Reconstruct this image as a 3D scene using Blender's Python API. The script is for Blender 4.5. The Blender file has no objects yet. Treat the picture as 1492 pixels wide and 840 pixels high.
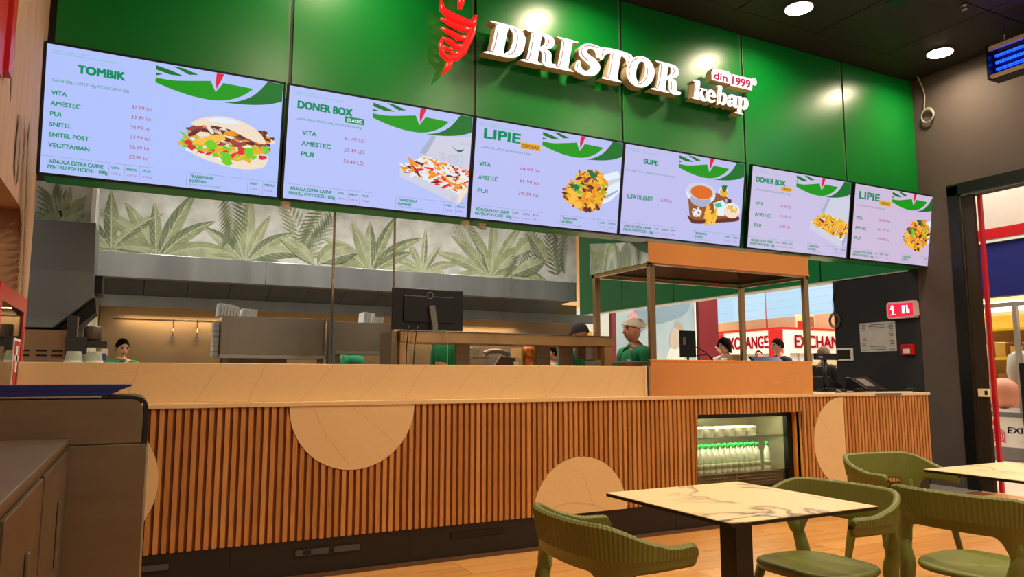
import bpy, math, random
from mathutils import Vector, Matrix
PI = math.pi
C = bpy.context.scene.collection
# ------------------------------------------------------------------ camera
cam_d = bpy.data.cameras.new('camera'); cam = bpy.data.objects.new('camera', cam_d); C.objects.link(cam)
cam_d.sensor_width = 36.0; cam_d.lens = 1069.5 / 1492 * 36.0; cam_d.clip_start = 0.05; cam_d.clip_end = 200
_yaw, _pitch = 0.4712, 0.1186
_f = Vector((math.sin(_yaw)*math.cos(_pitch), math.cos(_yaw)*math.cos(_pitch), math.sin(_pitch)))
_r = Vector((math.cos(_yaw), -math.sin(_yaw), 0)); _u = _r.cross(_f)
cam.matrix_world = Matrix(((_r.x, _u.x, -_f.x, 0), (_r.y, _u.y, -_f.y, 0), (_r.z, _u.z, -_f.z, 1.2202), (0, 0, 0, 1)))
sc = bpy.context.scene; sc.camera = cam
# ------------------------------------------------------------------ world + exposure
w = bpy.data.worlds.new('world'); sc.world = w; w.use_nodes = True
w.node_tree.nodes['Background'].inputs[0].default_value = (1.0, 0.86, 0.70, 1)
w.node_tree.nodes['Background'].inputs[1].default_value = 0.42
vs = sc.view_settings; vs.view_transform = 'Standard'; vs.look = 'None'; vs.gamma = 1; vs.exposure = 0.0; vs.use_curve_mapping = False
WARM = (1.0, 0.80, 0.53); NEUT = (1.0, 0.93, 0.84)
def spot(loc, power, col=WARM, ang=110, blend=0.8, rad=0.12, rot=(0, 0, 0)):
    d = bpy.data.lights.new('downlight_and_fill_lamp', 'SPOT'); d.energy = power; d.color = col; d.spot_size = math.radians(ang)
    d.spot_blend = blend; d.shadow_soft_size = rad
    o = bpy.data.objects.new('downlight_and_fill_lamp', d); o.location = loc; o.rotation_euler = rot; C.objects.link(o); return o
def area(loc, size, power, col, rot=(0, 0, 0), name='overhead_fill_lamp'):
    d = bpy.data.lights.new(name, 'AREA'); d.shape = 'RECTANGLE'; d.size, d.size_y = size; d.energy = power; d.color = col
    o = bpy.data.objects.new(name, d); o.location = loc; o.rotation_euler = rot; C.objects.link(o); return o
DL_X = (1.25, 3.33, 5.485, 7.64); DL_Y = (4.70, 2.25, -0.2)
for _y in DL_Y:
    for _x in DL_X:
        d_ = bpy.data.lights.new('downlight_and_fill_lamp', 'AREA'); d_.shape = 'DISK'; d_.size = 0.24; d_.energy = 30 if _y > 4 else 44; d_.color = WARM; d_.spread = math.radians(160)
        o_ = bpy.data.objects.new('downlight_and_fill_lamp', d_); o_.location = (_x, _y, 4.705); C.objects.link(o_)
# kitchen: added fill spots and overhead fill, then the warm hood strip
for _x in (0.4, 1.9, 3.4, 4.9):
    spot((_x, 8.5, 4.25), 150, (1.0, 0.97, 0.90), 130, 0.9, 0.08)  # unseen fill spots without fixtures
area((2.8, 6.9, 4.5), (6.0, 1.2), 130, (1.0, 0.90, 0.78))
area((2.8, 10.55, 2.03), (6.0, 0.10), 70, (1.0, 0.66, 0.34), name='hood_strip_lamp')
# general fill added over the shopping gallery beyond the openings
area((14.5, 12, 6.6), (10, 12), 2500, NEUT)
area((12.5, 4.5, 4.6), (5, 6), 420, (1.0, 0.95, 0.88))
area((13, 20, 5.5), (8, 5), 500, NEUT)

# ------------------------------------------------------------------ helpers
def lin(c):
    r = []
    for v in c[:3]:
        v = v/255.0
        r.append(v/12.92 if v <= 0.04045 else ((v+0.055)/1.055)**2.4)
    return (r[0], r[1], r[2], 1)
MATS = {}
def mat(name, col, rough=0.5, metal=0.0, var=0.06, scale=8.0, bump=0.0, emit=0.0, ecol=None, alpha=None, trans=0.0, stretch=(1, 1, 1), ior=1.45, col2=None, spec=None, coat=0.0, rvar=0.0, detail=5):
    if name in MATS: return MATS[name]
    m = bpy.data.materials.new(name); m.use_nodes = True; nt = m.node_tree; n = nt.nodes; l = nt.links
    b = n['Principled BSDF']; b.inputs['Roughness'].default_value = rough; b.inputs['Metallic'].default_value = metal
    b.inputs['IOR'].default_value = ior
    if spec is not None: b.inputs['Specular IOR Level'].default_value = spec
    if coat: b.inputs['Coat Weight'].default_value = coat; b.inputs['Coat Roughness'].default_value = 0.12
    base = lin(col); b.inputs['Base Color'].default_value = base
    if trans: b.inputs['Transmission Weight'].default_value = trans
    tc = n.new('ShaderNodeTexCoord'); mp = n.new('ShaderNodeMapping'); mp.inputs['Scale'].default_value = stretch
    l.new(tc.outputs['Object'], mp.inputs['Vector'])
    nz = n.new('ShaderNodeTexNoise'); nz.inputs['Scale'].default_value = scale; nz.inputs['Detail'].default_value = detail
    l.new(mp.outputs[0], nz.inputs['Vector'])
    if var > 0 or col2:
        rp = n.new('ShaderNodeValToRGB'); rp.color_ramp.elements[0].position = 0.3; rp.color_ramp.elements[1].position = 0.7
        c1 = col2 and lin(col2) or tuple(v*(1-var) for v in base[:3])+(1,)
        c2 = base if col2 else tuple(min(1, v*(1+var)) for v in base[:3])+(1,)
        rp.color_ramp.elements[0].color = c1; rp.color_ramp.elements[1].color = c2
        l.new(nz.outputs[0], rp.inputs[0]); l.new(rp.outputs[0], b.inputs['Base Color'])
    if rvar:
        mr = n.new('ShaderNodeMapRange'); mr.inputs['To Min'].default_value = max(0.02, rough-rvar); mr.inputs['To Max'].default_value = rough+rvar
        l.new(nz.outputs[0], mr.inputs[0]); l.new(mr.outputs[0], b.inputs['Roughness'])
    if bump:
        bp = n.new('ShaderNodeBump'); bp.inputs['Strength'].default_value = bump; bp.inputs['Distance'].default_value = 0.01
        l.new(nz.outputs[0], bp.inputs['Height']); l.new(bp.outputs[0], b.inputs['Normal'])
    if emit:
        b.inputs['Emission Color'].default_value = lin(ecol or col); b.inputs['Emission Strength'].default_value = emit
    if alpha is not None: b.inputs['Alpha'].default_value = alpha
    MATS[name] = m; return m
def emis(name, col, s=1.0):
    if name in MATS: return MATS[name]
    m = bpy.data.materials.new(name); m.use_nodes = True; nt = m.node_tree; b = nt.nodes['Principled BSDF']
    b.inputs['Base Color'].default_value = (0.01, 0.01, 0.01, 1); b.inputs['Roughness'].default_value = 0.3
    b.inputs['Emission Color'].default_value = lin(col); b.inputs['Emission Strength'].default_value = s
    MATS[name] = m; return m
def glass(name, tint=(255, 255, 255), a=0.12):
    """thin pane: mostly see-through with a sharp glossy reflection"""
    if name in MATS: return MATS[name]
    m = bpy.data.materials.new(name); m.use_nodes = True; nt = m.node_tree; n = nt.nodes; l = nt.links
    out = n['Material Output']; n.remove(n['Principled BSDF'])
    t = n.new('ShaderNodeBsdfTransparent'); t.inputs[0].default_value = lin(tint)
    g = n.new('ShaderNodeBsdfGlossy'); g.inputs['Roughness'].default_value = 0.02; mx = n.new('ShaderNodeMixShader')
    fr = n.new('ShaderNodeLayerWeight'); fr.inputs[0].default_value = 0.5; pw = n.new('ShaderNodeMath'); pw.operation = 'POWER'; pw.inputs[1].default_value = 5.0
    mt = n.new('ShaderNodeMath'); mt.operation = 'ADD'; mt.inputs[1].default_value = a; mt.use_clamp = True
    l.new(fr.outputs[1], pw.inputs[0]); l.new(pw.outputs[0], mt.inputs[0]); l.new(mt.outputs[0], mx.inputs[0]); l.new(t.outputs[0], mx.inputs[1]); l.new(g.outputs[0], mx.inputs[2])
    l.new(mx.outputs[0], out.inputs[0]); MATS[name] = m; return m
def veined(name, col, vein, scale=2.2, width=0.035, rough=0.35, strength=1.0, seed=0.0, dist=1.2, bscale=60, det=6):
    """stone / laminate with thin wandering veins"""
    if name in MATS: return MATS[name]
    m = bpy.data.materials.new(name); m.use_nodes = True; nt = m.node_tree; n = nt.nodes; l = nt.links
    b = n['Principled BSDF']; b.inputs['Roughness'].default_value = rough
    tc = n.new('ShaderNodeTexCoord'); mp = n.new('ShaderNodeMapping'); mp.inputs['Location'].default_value = (seed, seed*0.7, seed*1.3)
    mp.inputs['Rotation'].default_value = (0.3, 0.5, 0.7)
    l.new(tc.outputs['Object'], mp.inputs['Vector'])
    a = n.new('ShaderNodeTexNoise'); a.inputs['Scale'].default_value = scale; a.inputs['Detail'].default_value = det; a.inputs['Distortion'].default_value = dist
    l.new(mp.outputs[0], a.inputs['Vector'])
    s = n.new('ShaderNodeMath'); s.operation = 'SUBTRACT'; s.inputs[1].default_value = 0.5; l.new(a.outputs[0], s.inputs[0])
    ab = n.new('ShaderNodeMath'); ab.operation = 'ABSOLUTE'; l.new(s.outputs[0], ab.inputs[0])
    mr = n.new('ShaderNodeMapRange'); mr.inputs['From Max'].default_value = width; mr.inputs['To Min'].default_value = strength; mr.inputs['To Max'].default_value = 0
    l.new(ab.outputs[0], mr.inputs[0])
    g = n.new('ShaderNodeTexNoise'); g.inputs['Scale'].default_value = scale*0.8; l.new(mp.outputs[0], g.inputs['Vector'])
    gr = n.new('ShaderNodeMapRange'); gr.inputs['From Min'].default_value = 0.40; gr.inputs['From Max'].default_value = 0.55; l.new(g.outputs[0], gr.inputs[0])
    mu = n.new('ShaderNodeMath'); mu.operation = 'MULTIPLY'; l.new(mr.outputs[0], mu.inputs[0]); l.new(gr.outputs[0], mu.inputs[1])
    fine = n.new('ShaderNodeTexNoise'); fine.inputs['Scale'].default_value = bscale; l.new(tc.outputs['Object'], fine.inputs['Vector'])
    rp = n.new('ShaderNodeValToRGB'); bc = lin(col); rp.color_ramp.elements[0].color = tuple(v*0.93 for v in bc[:3])+(1,); rp.color_ramp.elements[1].color = tuple(min(1, v*1.04) for v in bc[:3])+(1,)
    l.new(fine.outputs[0], rp.inputs[0])
    mx = n.new('ShaderNodeMix'); mx.data_type = 'RGBA'; l.new(mu.outputs[0], mx.inputs[0]); l.new(rp.outputs[0], mx.inputs[6]); mx.inputs[7].default_value = lin(vein)
    l.new(mx.outputs[2], b.inputs['Base Color']); MATS[name] = m; return m

ORG = {}
class MB:
    def __init__(s): s.v = []; s.f = []; s.m = []; s.sm = []
    def poly(s, pts, mi=0, sm=False):
        k = len(s.v); s.v += [tuple(p) for p in pts]; s.f.append(tuple(range(k, k+len(pts)))); s.m.append(mi); s.sm.append(sm)
    def box(s, x0, x1, y0, y1, z0, z1, mi=0):
        k = len(s.v)
        s.v += [(x0, y0, z0), (x1, y0, z0), (x1, y1, z0), (x0, y1, z0), (x0, y0, z1), (x1, y0, z1), (x1, y1, z1), (x0, y1, z1)]
        for q in ((0, 3, 2, 1), (4, 5, 6, 7), (0, 1, 5, 4), (1, 2, 6, 5), (2, 3, 7, 6), (3, 0, 4, 7)):
            s.f.append(tuple(k+i for i in q)); s.m.append(mi); s.sm.append(False)
        return s
    def prism(s, pts, plane, a, b, mi=0, mside=None, sm=False):
        """extrude a 2-D outline (counter-clockwise) along the remaining axis"""
        def P(p, t): return {'xz': (p[0], t, p[1]), 'yz': (t, p[0], p[1]), 'xy': (p[0], p[1], t)}[plane]
        n = len(pts); k = len(s.v); s.v += [P(p, a) for p in pts]+[P(p, b) for p in pts]
        s.f.append(tuple(range(k, k+n))); s.m.append(mi); s.sm.append(False)
        s.f.append(tuple(range(k+2*n-1, k+n-1, -1))); s.m.append(mi); s.sm.append(False)
        for i in range(n):
            j = (i+1) % n; s.f.append((k+i, k+n+i, k+n+j, k+j)); s.m.append(mi if mside is None else mside); s.sm.append(sm)
        return s
    def tube(s, path, r, seg=8, mi=0, cap=True, flat=1.0):
        path = [Vector(p) for p in path]; n = len(path); R = r if isinstance(r, (list, tuple)) else [r]*n
        k = len(s.v); up = None
        for i, p in enumerate(path):
            t = (path[min(i+1, n-1)]-path[max(i-1, 0)]).normalized()
            if up is None:
                up = Vector((0, 0, 1)) if abs(t.z) < 0.9 else Vector((1, 0, 0))
            a = t.cross(up).normalized(); up = a.cross(t).normalized()
            for j in range(seg):
                c = 2*PI*j/seg; s.v.append(tuple(p+a*math.cos(c)*R[i]+up*math.sin(c)*R[i]*flat))
        for i in range(n-1):
            for j in range(seg):
                q = (j+1) % seg; s.f.append((k+i*seg+j, k+i*seg+q, k+(i+1)*seg+q, k+(i+1)*seg+j)); s.m.append(mi); s.sm.append(True)
        if cap:
            s.f.append(tuple(k+seg-1-j for j in range(seg))); s.m.append(mi); s.sm.append(False)
            s.f.append(tuple(k+(n-1)*seg+j for j in range(seg))); s.m.append(mi); s.sm.append(False)
        return s
    def lathe(s, prof, c=(0, 0, 0), seg=16, mi=0, axis='z', sm=True, sx=1.0, sy=1.0):
        k = len(s.v); n = len(prof)
        for r, h in prof:
            for j in range(seg):
                a = 2*PI*j/seg; x, y = r*math.cos(a)*sx, r*math.sin(a)*sy
                p = {'z': (x, y, h), 'y': (x, h, -y), 'x': (h, x, y)}[axis]
                s.v.append((c[0]+p[0], c[1]+p[1], c[2]+p[2]))
        for i in range(n-1):
            for j in range(seg):
                q = (j+1) % seg; s.f.append((k+i*seg+j, k+i*seg+q, k+(i+1)*seg+q, k+(i+1)*seg+j)); s.m.append(mi); s.sm.append(sm)
        s.f.append(tuple(k+seg-1-j for j in range(seg))); s.m.append(mi); s.sm.append(False)
        s.f.append(tuple(k+(n-1)*seg+j for j in range(seg))); s.m.append(mi); s.sm.append(False)
        return s
    def ball(s, c, r, seg=12, rings=8, mi=0, scale=(1, 1, 1)):
        k = len(s.v)
        for i in range(rings+1):
            th = PI*i/rings
            for j in range(seg):
                a = 2*PI*j/seg; s.v.append((c[0]+r*scale[0]*math.sin(th)*math.cos(a), c[1]+r*scale[1]*math.sin(th)*math.sin(a), c[2]-r*scale[2]*math.cos(th)))
        for i in range(rings):
            for j in range(seg):
                q = (j+1) % seg; s.f.append((k+i*seg+j, k+i*seg+q, k+(i+1)*seg+q, k+(i+1)*seg+j)); s.m.append(mi); s.sm.append(True)
        return s
    def xf(s, M, start=0):
        for i in range(start, len(s.v)): s.v[i] = tuple(M @ Vector(s.v[i]))
        return s
    def mesh(s, name, mats, org=(0, 0, 0)):
        me = bpy.data.meshes.new(name); ox, oy, oz = org
        me.from_pydata([(x-ox, y-oy, z-oz) for x, y, z in s.v], [], s.f)
        for m in (mats if isinstance(mats, (list, tuple)) else [mats]): me.materials.append(m)
        for p, mi, sm in zip(me.polygons, s.m, s.sm): p.material_index = mi; p.use_smooth = sm
        me.update(); return me
    def build(s, name, mats, parent=None, bevel=0.0, loc=None, local=False):
        org = (0, 0, 0)
        if parent is not None and not local: org = ORG.get(parent.name, (0, 0, 0))
        elif parent is None and loc is not None: org = loc
        o = bpy.data.objects.new(name, s.mesh(name, mats, org)); C.objects.link(o)
        if parent is not None: o.parent = parent
        elif loc is not None: o.location = loc
        ORG[o.name] = org
        if bevel:
            b = o.modifiers.new('bevel', 'BEVEL'); b.width = bevel; b.segments = 2; b.limit_method = 'ANGLE'
        return o
def tag(o, label=None, cat=None, group=None, kind=None):
    if label: o['label'] = label
    if cat: o['category'] = cat
    if group: o['group'] = group
    if kind: o['kind'] = kind
    return o
def thing(name, label, cat, loc=(0, 0, 0), rz=0.0, group=None):
    o = bpy.data.objects.new(name, None); C.objects.link(o); o.empty_display_size = 0.1
    o.location = loc; o.rotation_euler = (0, 0, rz); ORG[o.name] = tuple(loc)
    return tag(o, label, cat, group)
def structure(o): o['kind'] = 'structure'; return o
def dup_tree(root, loc, rz=None, label=None, group=None):
    def cp(o, par):
        c = o.copy(); C.objects.link(c)
        if par is not None: c.parent = par
        for ch in o.children: cp(ch, c)
        return c
    r = cp(root, None); r.location = loc
    if rz is not None: r.rotation_euler = (0, 0, rz)
    if label: r['label'] = label
    if group: r['group'] = group
    return r
_tc = {}
def text2d(body, bold=0.0, spacing=1.0):
    """outline of a line of lettering: verts normalised so capitals are 1 high, and faces"""
    key = (body, bold, spacing)
    if key in _tc: return _tc[key]
    cu = bpy.data.curves.new('lettering', 'FONT'); cu.body = body; cu.size = 1.0; cu.offset = bold; cu.space_character = spacing
    cu.resolution_u = 4; cu.fill_mode = 'FRONT'
    ob = bpy.data.objects.new('lettering', cu); C.objects.link(ob); bpy.context.view_layer.update()
    me = bpy.data.meshes.new_from_object(ob)
    V = [(v.co.x, v.co.y) for v in me.vertices]; Fc = [tuple(p.vertices) for p in me.polygons]
    bpy.data.objects.remove(ob); bpy.data.curves.remove(cu); bpy.data.meshes.remove(me)
    if not V: V = [(0, 0)]
    x0 = min(v[0] for v in V); k = 1/0.73
    V = [((x-x0)*k, y*k) for x, y in V]; wd = max(v[0] for v in V)
    _tc[key] = (V, Fc, wd); return _tc[key]
def put_text(mb, body, fn, x, y, h, width=None, bold=0.0, mi=0, depth=0.0, align='l', spacing=1.0):
    """write body with capital height h, baseline-left (x, y); fn maps (x, y, layer) to a point"""
    V, Fc, wd = text2d(body, 0.0, spacing); sx = (width/wd) if width else h
    tw = wd*sx; x0 = x-(tw if align == 'r' else tw/2 if align == 'c' else 0)
    e = bold*1.3*h
    for dx, dy in (((0, 0), (-e, -e*.6), (e, -e*.6), (-e, e*.6), (e, e*.6), (-e, 0), (e, 0)) if bold > 0.01 else ((0, 0),)):
        k = len(mb.v)
        for a, b in V: mb.v.append(fn(x0+a*sx+dx, y+b*h+dy, 0))
        for q in Fc: mb.f.append(tuple(k+i for i in q)); mb.m.append(mi); mb.sm.append(False)
def catmull(pts, n=6, closed=True):
    out = []; N = len(pts); rng = range(N if closed else N-1)
    for i in rng:
        p0, p1, p2, p3 = (pts[(i-1) % N], pts[i], pts[(i+1) % N], pts[(i+2) % N]) if closed else (pts[max(i-1, 0)], pts[i], pts[i+1], pts[min(i+2, N-1)])
        for k in range(n):
            t = k/n
            out.append(tuple(0.5*((2*p1[d])+(-p0[d]+p2[d])*t+(2*p0[d]-5*p1[d]+4*p2[d]-p3[d])*t*t+(-p0[d]+3*p1[d]-3*p2[d]+p3[d])*t**3) for d in range(len(p1))))
    if not closed: out.append(tuple(pts[-1]))
    return out
# ================================================================== SETTING
M_floor = mat('oak_laminate', (206, 150, 86), 0.38, var=0.16, scale=3, stretch=(0.6, 9, 1), col2=(176, 120, 62), rvar=0.06)
M_dark = mat('black_metal', (14, 12, 11), 0.45, var=0.1)
M_black = mat('black_plastic', (10, 10, 11), 0.35, var=0.05)
M_kick = mat('kick_board', (26, 19, 14), 0.5, var=0.2, scale=3)
M_green = mat('green_fascia', (0, 116, 40), 0.30, var=0.02, scale=1.5, spec=0.6)
M_green2 = mat('green_bulkhead', (0, 142, 74), 0.35, var=0.02, scale=1.5)
M_brown = mat('taupe_plaster', (76, 66, 62), 0.8, var=0.06, scale=3, bump=0.05)
M_blackwall = mat('black_wall', (30, 30, 34), 0.6, var=0.08, scale=2)
M_ceil = mat('ceiling_tile', (30, 27, 25), 0.6, var=0.1, scale=2)
M_steel = mat('brushed_steel', (176, 172, 164), 0.24, 1.0, var=0.06, scale=6, stretch=(1, 1, 30), rvar=0.08)
M_steelh = mat('hood_steel', (178, 180, 178), 0.3, 0.75, var=0.12, scale=1.1, stretch=(3, 1, 0.4), rvar=0.1)
M_steeld = mat('dull_steel', (130, 116, 98), 0.42, 0.85, var=0.1, scale=5, stretch=(1, 1, 8))
M_steelg = mat('grey_steel_side', (128, 134, 138), 0.4, 0.7, var=0.05, scale=2)
M_copper = mat('copper', (255, 170, 98), 0.25, 0.62, var=0.06, scale=1.4, bump=1.0, rvar=0.08, detail=1)
M_plaster = mat('grey_plaster_paper', (182, 182, 174), 0.85, var=0.22, scale=5, bump=0.1, detail=8)
M_woodpaper = mat('beige_wood_paper', (172, 138, 112), 0.7, var=0.12, scale=4, stretch=(4, 4, 0.5))
M_niche = mat('niche_board', (196, 146, 92), 0.6, var=0.1, scale=3)
M_slat = mat('oak_slat', (184, 124, 64), 0.45, var=0.16, scale=14, stretch=(6, 6, 0.6))
M_slat2 = mat('oak_slat_pale', (192, 134, 74), 0.45, var=0.16, scale=14, stretch=(6, 6, 0.6))
M_slat3 = mat('oak_slat_deep', (172, 114, 56), 0.45, var=0.16, scale=14, stretch=(6, 6, 0.6))
M_slatback = mat('slat_backing', (124, 66, 22), 0.6, var=0.1)
M_marble = veined('cream_stone', (220, 186, 136), (160, 126, 92), 0.55, 0.0022, 0.35, 0.45, dist=0.1, det=1.5)
M_white = mat('white_paint', (225, 222, 215), 0.6, var=0.03)
M_red = mat('red_enamel', (178, 18, 24), 0.35, var=0.04)
M_redwall = mat('crimson_panel', (92, 6, 24), 0.45, var=0.1, scale=3)
M_beige = mat('beige_gallery_wall', (232, 192, 138), 0.8, var=0.05)
M_gallery = mat('pale_gallery_floor', (214, 198, 176), 0.3, var=0.05)
M_glass = glass('clear_glass', (235, 240, 238), 0.05)
FY = 5.36; XR = 8.126; XL = -0.62; CZ = 4.73
# floor: base slab and laminate planks
m = MB(); m.box(-3, XR, -4, 12.9, -0.12, -0.012); floor = structure(m.build('floor', M_slatback))
pl = MB(); pl.box(0, 1.276, 0, 0.186, -0.014, 0); pme = [pl.mesh('plank', M_floor)]
for cc, c2 in (((200, 144, 80), (172, 116, 58)), ((212, 158, 94), (184, 130, 70))):
    pme.append(pl.mesh('plank', mat('oak_laminate_%d' % cc[0], cc, 0.38, var=0.16, scale=3, stretch=(0.6, 9, 1), col2=c2, rvar=0.06)))
random.seed(4); y = 4.70-0.188
row = 0
while y > 0.2:
    x = -0.62+random.choice((0, -0.43, -0.86))
    while x < XR-0.02:
        if y > 1.2 or x < 5.5:
            x0 = max(x, XL); x1 = min(x+1.276, XR)
            if x1-x0 > 0.05:
                o = bpy.data.objects.new('plank', random.choice(pme)); C.objects.link(o); o.parent = floor
                o.location = (x0, y, 0); o.scale = ((x1-x0)/1.276, 1, 1)
        x += 1.279
    y -= 0.188; row += 1
m = MB(); m.box(XL, XR, -4, y+0.186, -0.013, -0.001); m.build('laminate_sheet', M_floor, floor)
m = MB(); m.box(-1.6, XR, 4.9, 12.9, -0.011, 0.004); structure(m.build('floor_kitchen', mat('kitchen_floor', (120, 118, 112), .6, var=.1)))
# ceiling with recessed joints
m = MB(); m.box(XL-0.2, XR+0.1, -4, 12.9, CZ+0.02, CZ+0.1); m.box(XL, XR, 5.0, 5.36, CZ, CZ+0.02)
ceil = structure(m.build('ceiling', M_ceil))
tb = MB(); tb.box(0.006, 1.084, 0.006, 1.084, 0, 0.02); tme = tb.mesh('tile', M_ceil)
for j in range(7):
    for i in range(8):
        o = bpy.data.objects.new('tile', tme); C.objects.link(o); o.parent = ceil; o.location = (6.07-1.09*6+1.09*i, 5.0-1.09*(j+1), CZ)
        o.scale.x = min(1.0, (XR-o.location.x-0.01)/1.09)
# left wall with a niche
m = MB(); W0 = XL-0.16
m.box(W0, XL, -4, 3.6, 0, CZ); m.box(W0, XL, 4.92, 5.38, 0, CZ); m.box(W0, XL, 3.6, 4.92, 2.153, CZ); m.box(W0, XL, 3.6, 4.92, 0, 0.95)
m.box(W0-0.1, W0, -4, 5.38, 0, CZ)
wl = structure(m.build('wall_left', M_woodpaper))
m = MB(); m.box(W0-0.002, W0+0.012, 3.62, 4.90, 0.96, 2.14); m.build('niche_board', M_niche, wl)
m = MB(); m.box(XL-0.01, XL+0.014, -0.5, 3.86, 2.55, CZ); m.box(XL-0.01, XL+0.03, 3.90, 4.0, 2.6, CZ)
structure(m.build('trim_1', M_red))
# fascia (front wall above the counter)
m = MB(); m.box(-0.66, XR, FY+0.012, FY+0.20, 2.485, CZ)
wf = structure(m.build('wall_front', M_black))
JX = [-0.592, 0.897, 2.384, 3.873, 5.382, 6.882, XR]
for a, b in zip(JX[:-1], JX[1:]):
    p = MB(); p.box(a+0.011, b-0.011, FY, FY+0.012, 2.482, CZ-0.004); p.build('panel', M_green, wf, bevel=0.004)
    p = MB(); p.box(a+0.006, b-0.006, FY+0.002, FY+0.20, 2.474, 2.485); p.build('panel', M_green2, wf)
m = MB()
for a in JX[1:-1]: m.box(a-0.03, a-0.012, FY-0.001, FY+0.001, 2.6, CZ-0.01)
m.build('edge_fold', mat('green_edge', (60, 120, 70), 0.3), wf)
# right bulkhead and wall
m = MB(); m.box(XR+0.01, XR+0.2, FY+0.2, 12.86, 2.47, CZ); wb = structure(m.build('wall_bulkhead', M_black))
BJ = [FY+0.2, 6.82, 8.36, 9.86, 11.36, 12.86]
for a, b in zip(BJ[:-1], BJ[1:]):
    p = MB(); p.box(XR-0.004, XR+0.01, a+0.01, b-0.01, 2.47, CZ-0.004); p.build('panel', M_green2, wb)
m = MB(); m.box(XR-0.02, XR+0.21, FY+0.2, 12.86, 2.455, 2.469); m.build('edge_strip', mat('pale_edge', (190, 200, 190), 0.4), wb)
m = MB(); m.box(XR, XR+0.22, 5.46, 6.64, 0, 2.469); structure(m.build('wall_column', M_blackwall))
m = MB(); m.box(XR, XR+0.22, 4.985, 5.455, 0, CZ); m.box(XR, XR+0.22, -1.2, 4.985, 3.34, CZ); m.box(XR, XR+0.22, -4, -1.2, 0, CZ)
wr = structure(m.build('wall_right', M_brown))
# door opening frame (black, with inner profile and red shop jamb)
m = MB(); m.box(XR-0.03, XR+0.23, 4.90, 5.02, 0, 3.34); m.box(XR-0.03, XR+0.23, -1.2, 5.02, 3.235, 3.36)
d1 = structure(m.build('door_1', M_black))
m = MB(); m.box(XR+0.02, XR+0.07, 4.765, 4.885, 0, 3.22); m.build('door_leaf_frame', mat('bronze_profile', (50, 42, 30), 0.4, 0.3), d1)
m = MB(); m.box(XR-0.002, XR+0.012, 4.885, 4.899, 0, 3.23); m.box(XR-0.002, XR+0.012, 0, 4.9, 3.217, 3.233); m.build('door_track', M_steel, d1)
m = MB(); m.box(XR+0.075, XR+0.115, 4.715, 4.752, 0, 3.22); structure(m.build('trim_2', M_red))
# back wall: paper on plaster above the hood, dark end
BY = 9.6
m = MB(); m.box(-0.47, 6.02, BY+0.01, 12.0, 2.63, CZ); m.box(-0.47, 6.02, 11.5, 12.0, 0, 2.63)
wbk = structure(m.build('wall_back', M_plaster))
m = MB(); m.box(-1.6, -0.38, 7.0, 7.3, 0, CZ); m.box(-1.6, -0.47, 7.3, 12.0, 0, CZ); wks = structure(m.build('wall_kitchen_left', M_plaster))
m = MB(); m.box(-0.405, -0.372, 6.985, 7.02, 1.2, CZ); m.build('corner_strip', M_white, wks)
# the leaf paper: printed fronds
LG = [mat('leaf_print_a', (134, 142, 104), 0.85, var=0.25, scale=7), mat('leaf_print_b', (152, 157, 126), 0.85, var=0.25, scale=7), mat('leaf_print_c', (102, 112, 84), 0.85, var=0.25, scale=7), mat('leaf_vein', (172, 175, 146), 0.85, var=0.05)]
def leaf(mb, x, z, ang, L, Wd, bend, P, mi, layer):
    """one printed leaf: two halves and pale veins, P maps (x, z, layer)"""
    n = 9; mid = []; lf = []; rt = []
    for i in range(n+1):
        t = i/n; a = ang+bend*t; 
        if i == 0: px, pz = x, z
        else: px, pz = px+math.cos(a)*L/n, pz+math.sin(a)*L/n
        wv = Wd*(math.sin(PI*min(1, t*0.94+0.03))**1.0)*(1-0.2*t)
        mid.append((px, pz)); lf.append((px-math.sin(a)*wv, pz+math.cos(a)*wv)); rt.append((px+math.sin(a)*wv, pz-math.cos(a)*wv))
    for i in range(n):
        mb.poly([P(*mid[i], layer), P(*mid[i+1], layer), P(*lf[i+1], layer), P(*lf[i], layer)], mi)
        mb.poly([P(*mid[i], layer), P(*rt[i], layer), P(*rt[i+1], layer), P(*mid[i+1], layer)], (mi+1) % 3)
        w_ = 0.0035+0.004*(1-i/n)
        for side in (lf, rt):
            e = side[min(i+2, n)]; d = Vector((e[0]-mid[i][0], e[1]-mid[i][1])); 
            if d.length < 1e-4: continue
            q = Vector((-d.y, d.x)).normalized()*0.0028; 
            mb.poly([P(mid[i][0]-q.x, mid[i][1]-q.y, layer+1), P(e[0]-q.x*.3, e[1]-q.y*.3, layer+1), P(e[0]+q.x*.3, e[1]+q.y*.3, layer+1), P(mid[i][0]+q.x, mid[i][1]+q.y, layer+1)], 3)
        d = Vector((mid[i+1][0]-mid[i][0], mid[i+1][1]-mid[i][1])); q = Vector((-d.y, d.x)).normalized()*w_
        mb.poly([P(mid[i][0]-q.x, mid[i][1]-q.y, layer+1.7), P(mid[i+1][0]-q.x, mid[i+1][1]-q.y, layer+1.7), P(mid[i+1][0]+q.x, mid[i+1][1]+q.y, layer+1.7), P(mid[i][0]+q.x, mid[i][1]+q.y, layer+1.7)], 3)
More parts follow.
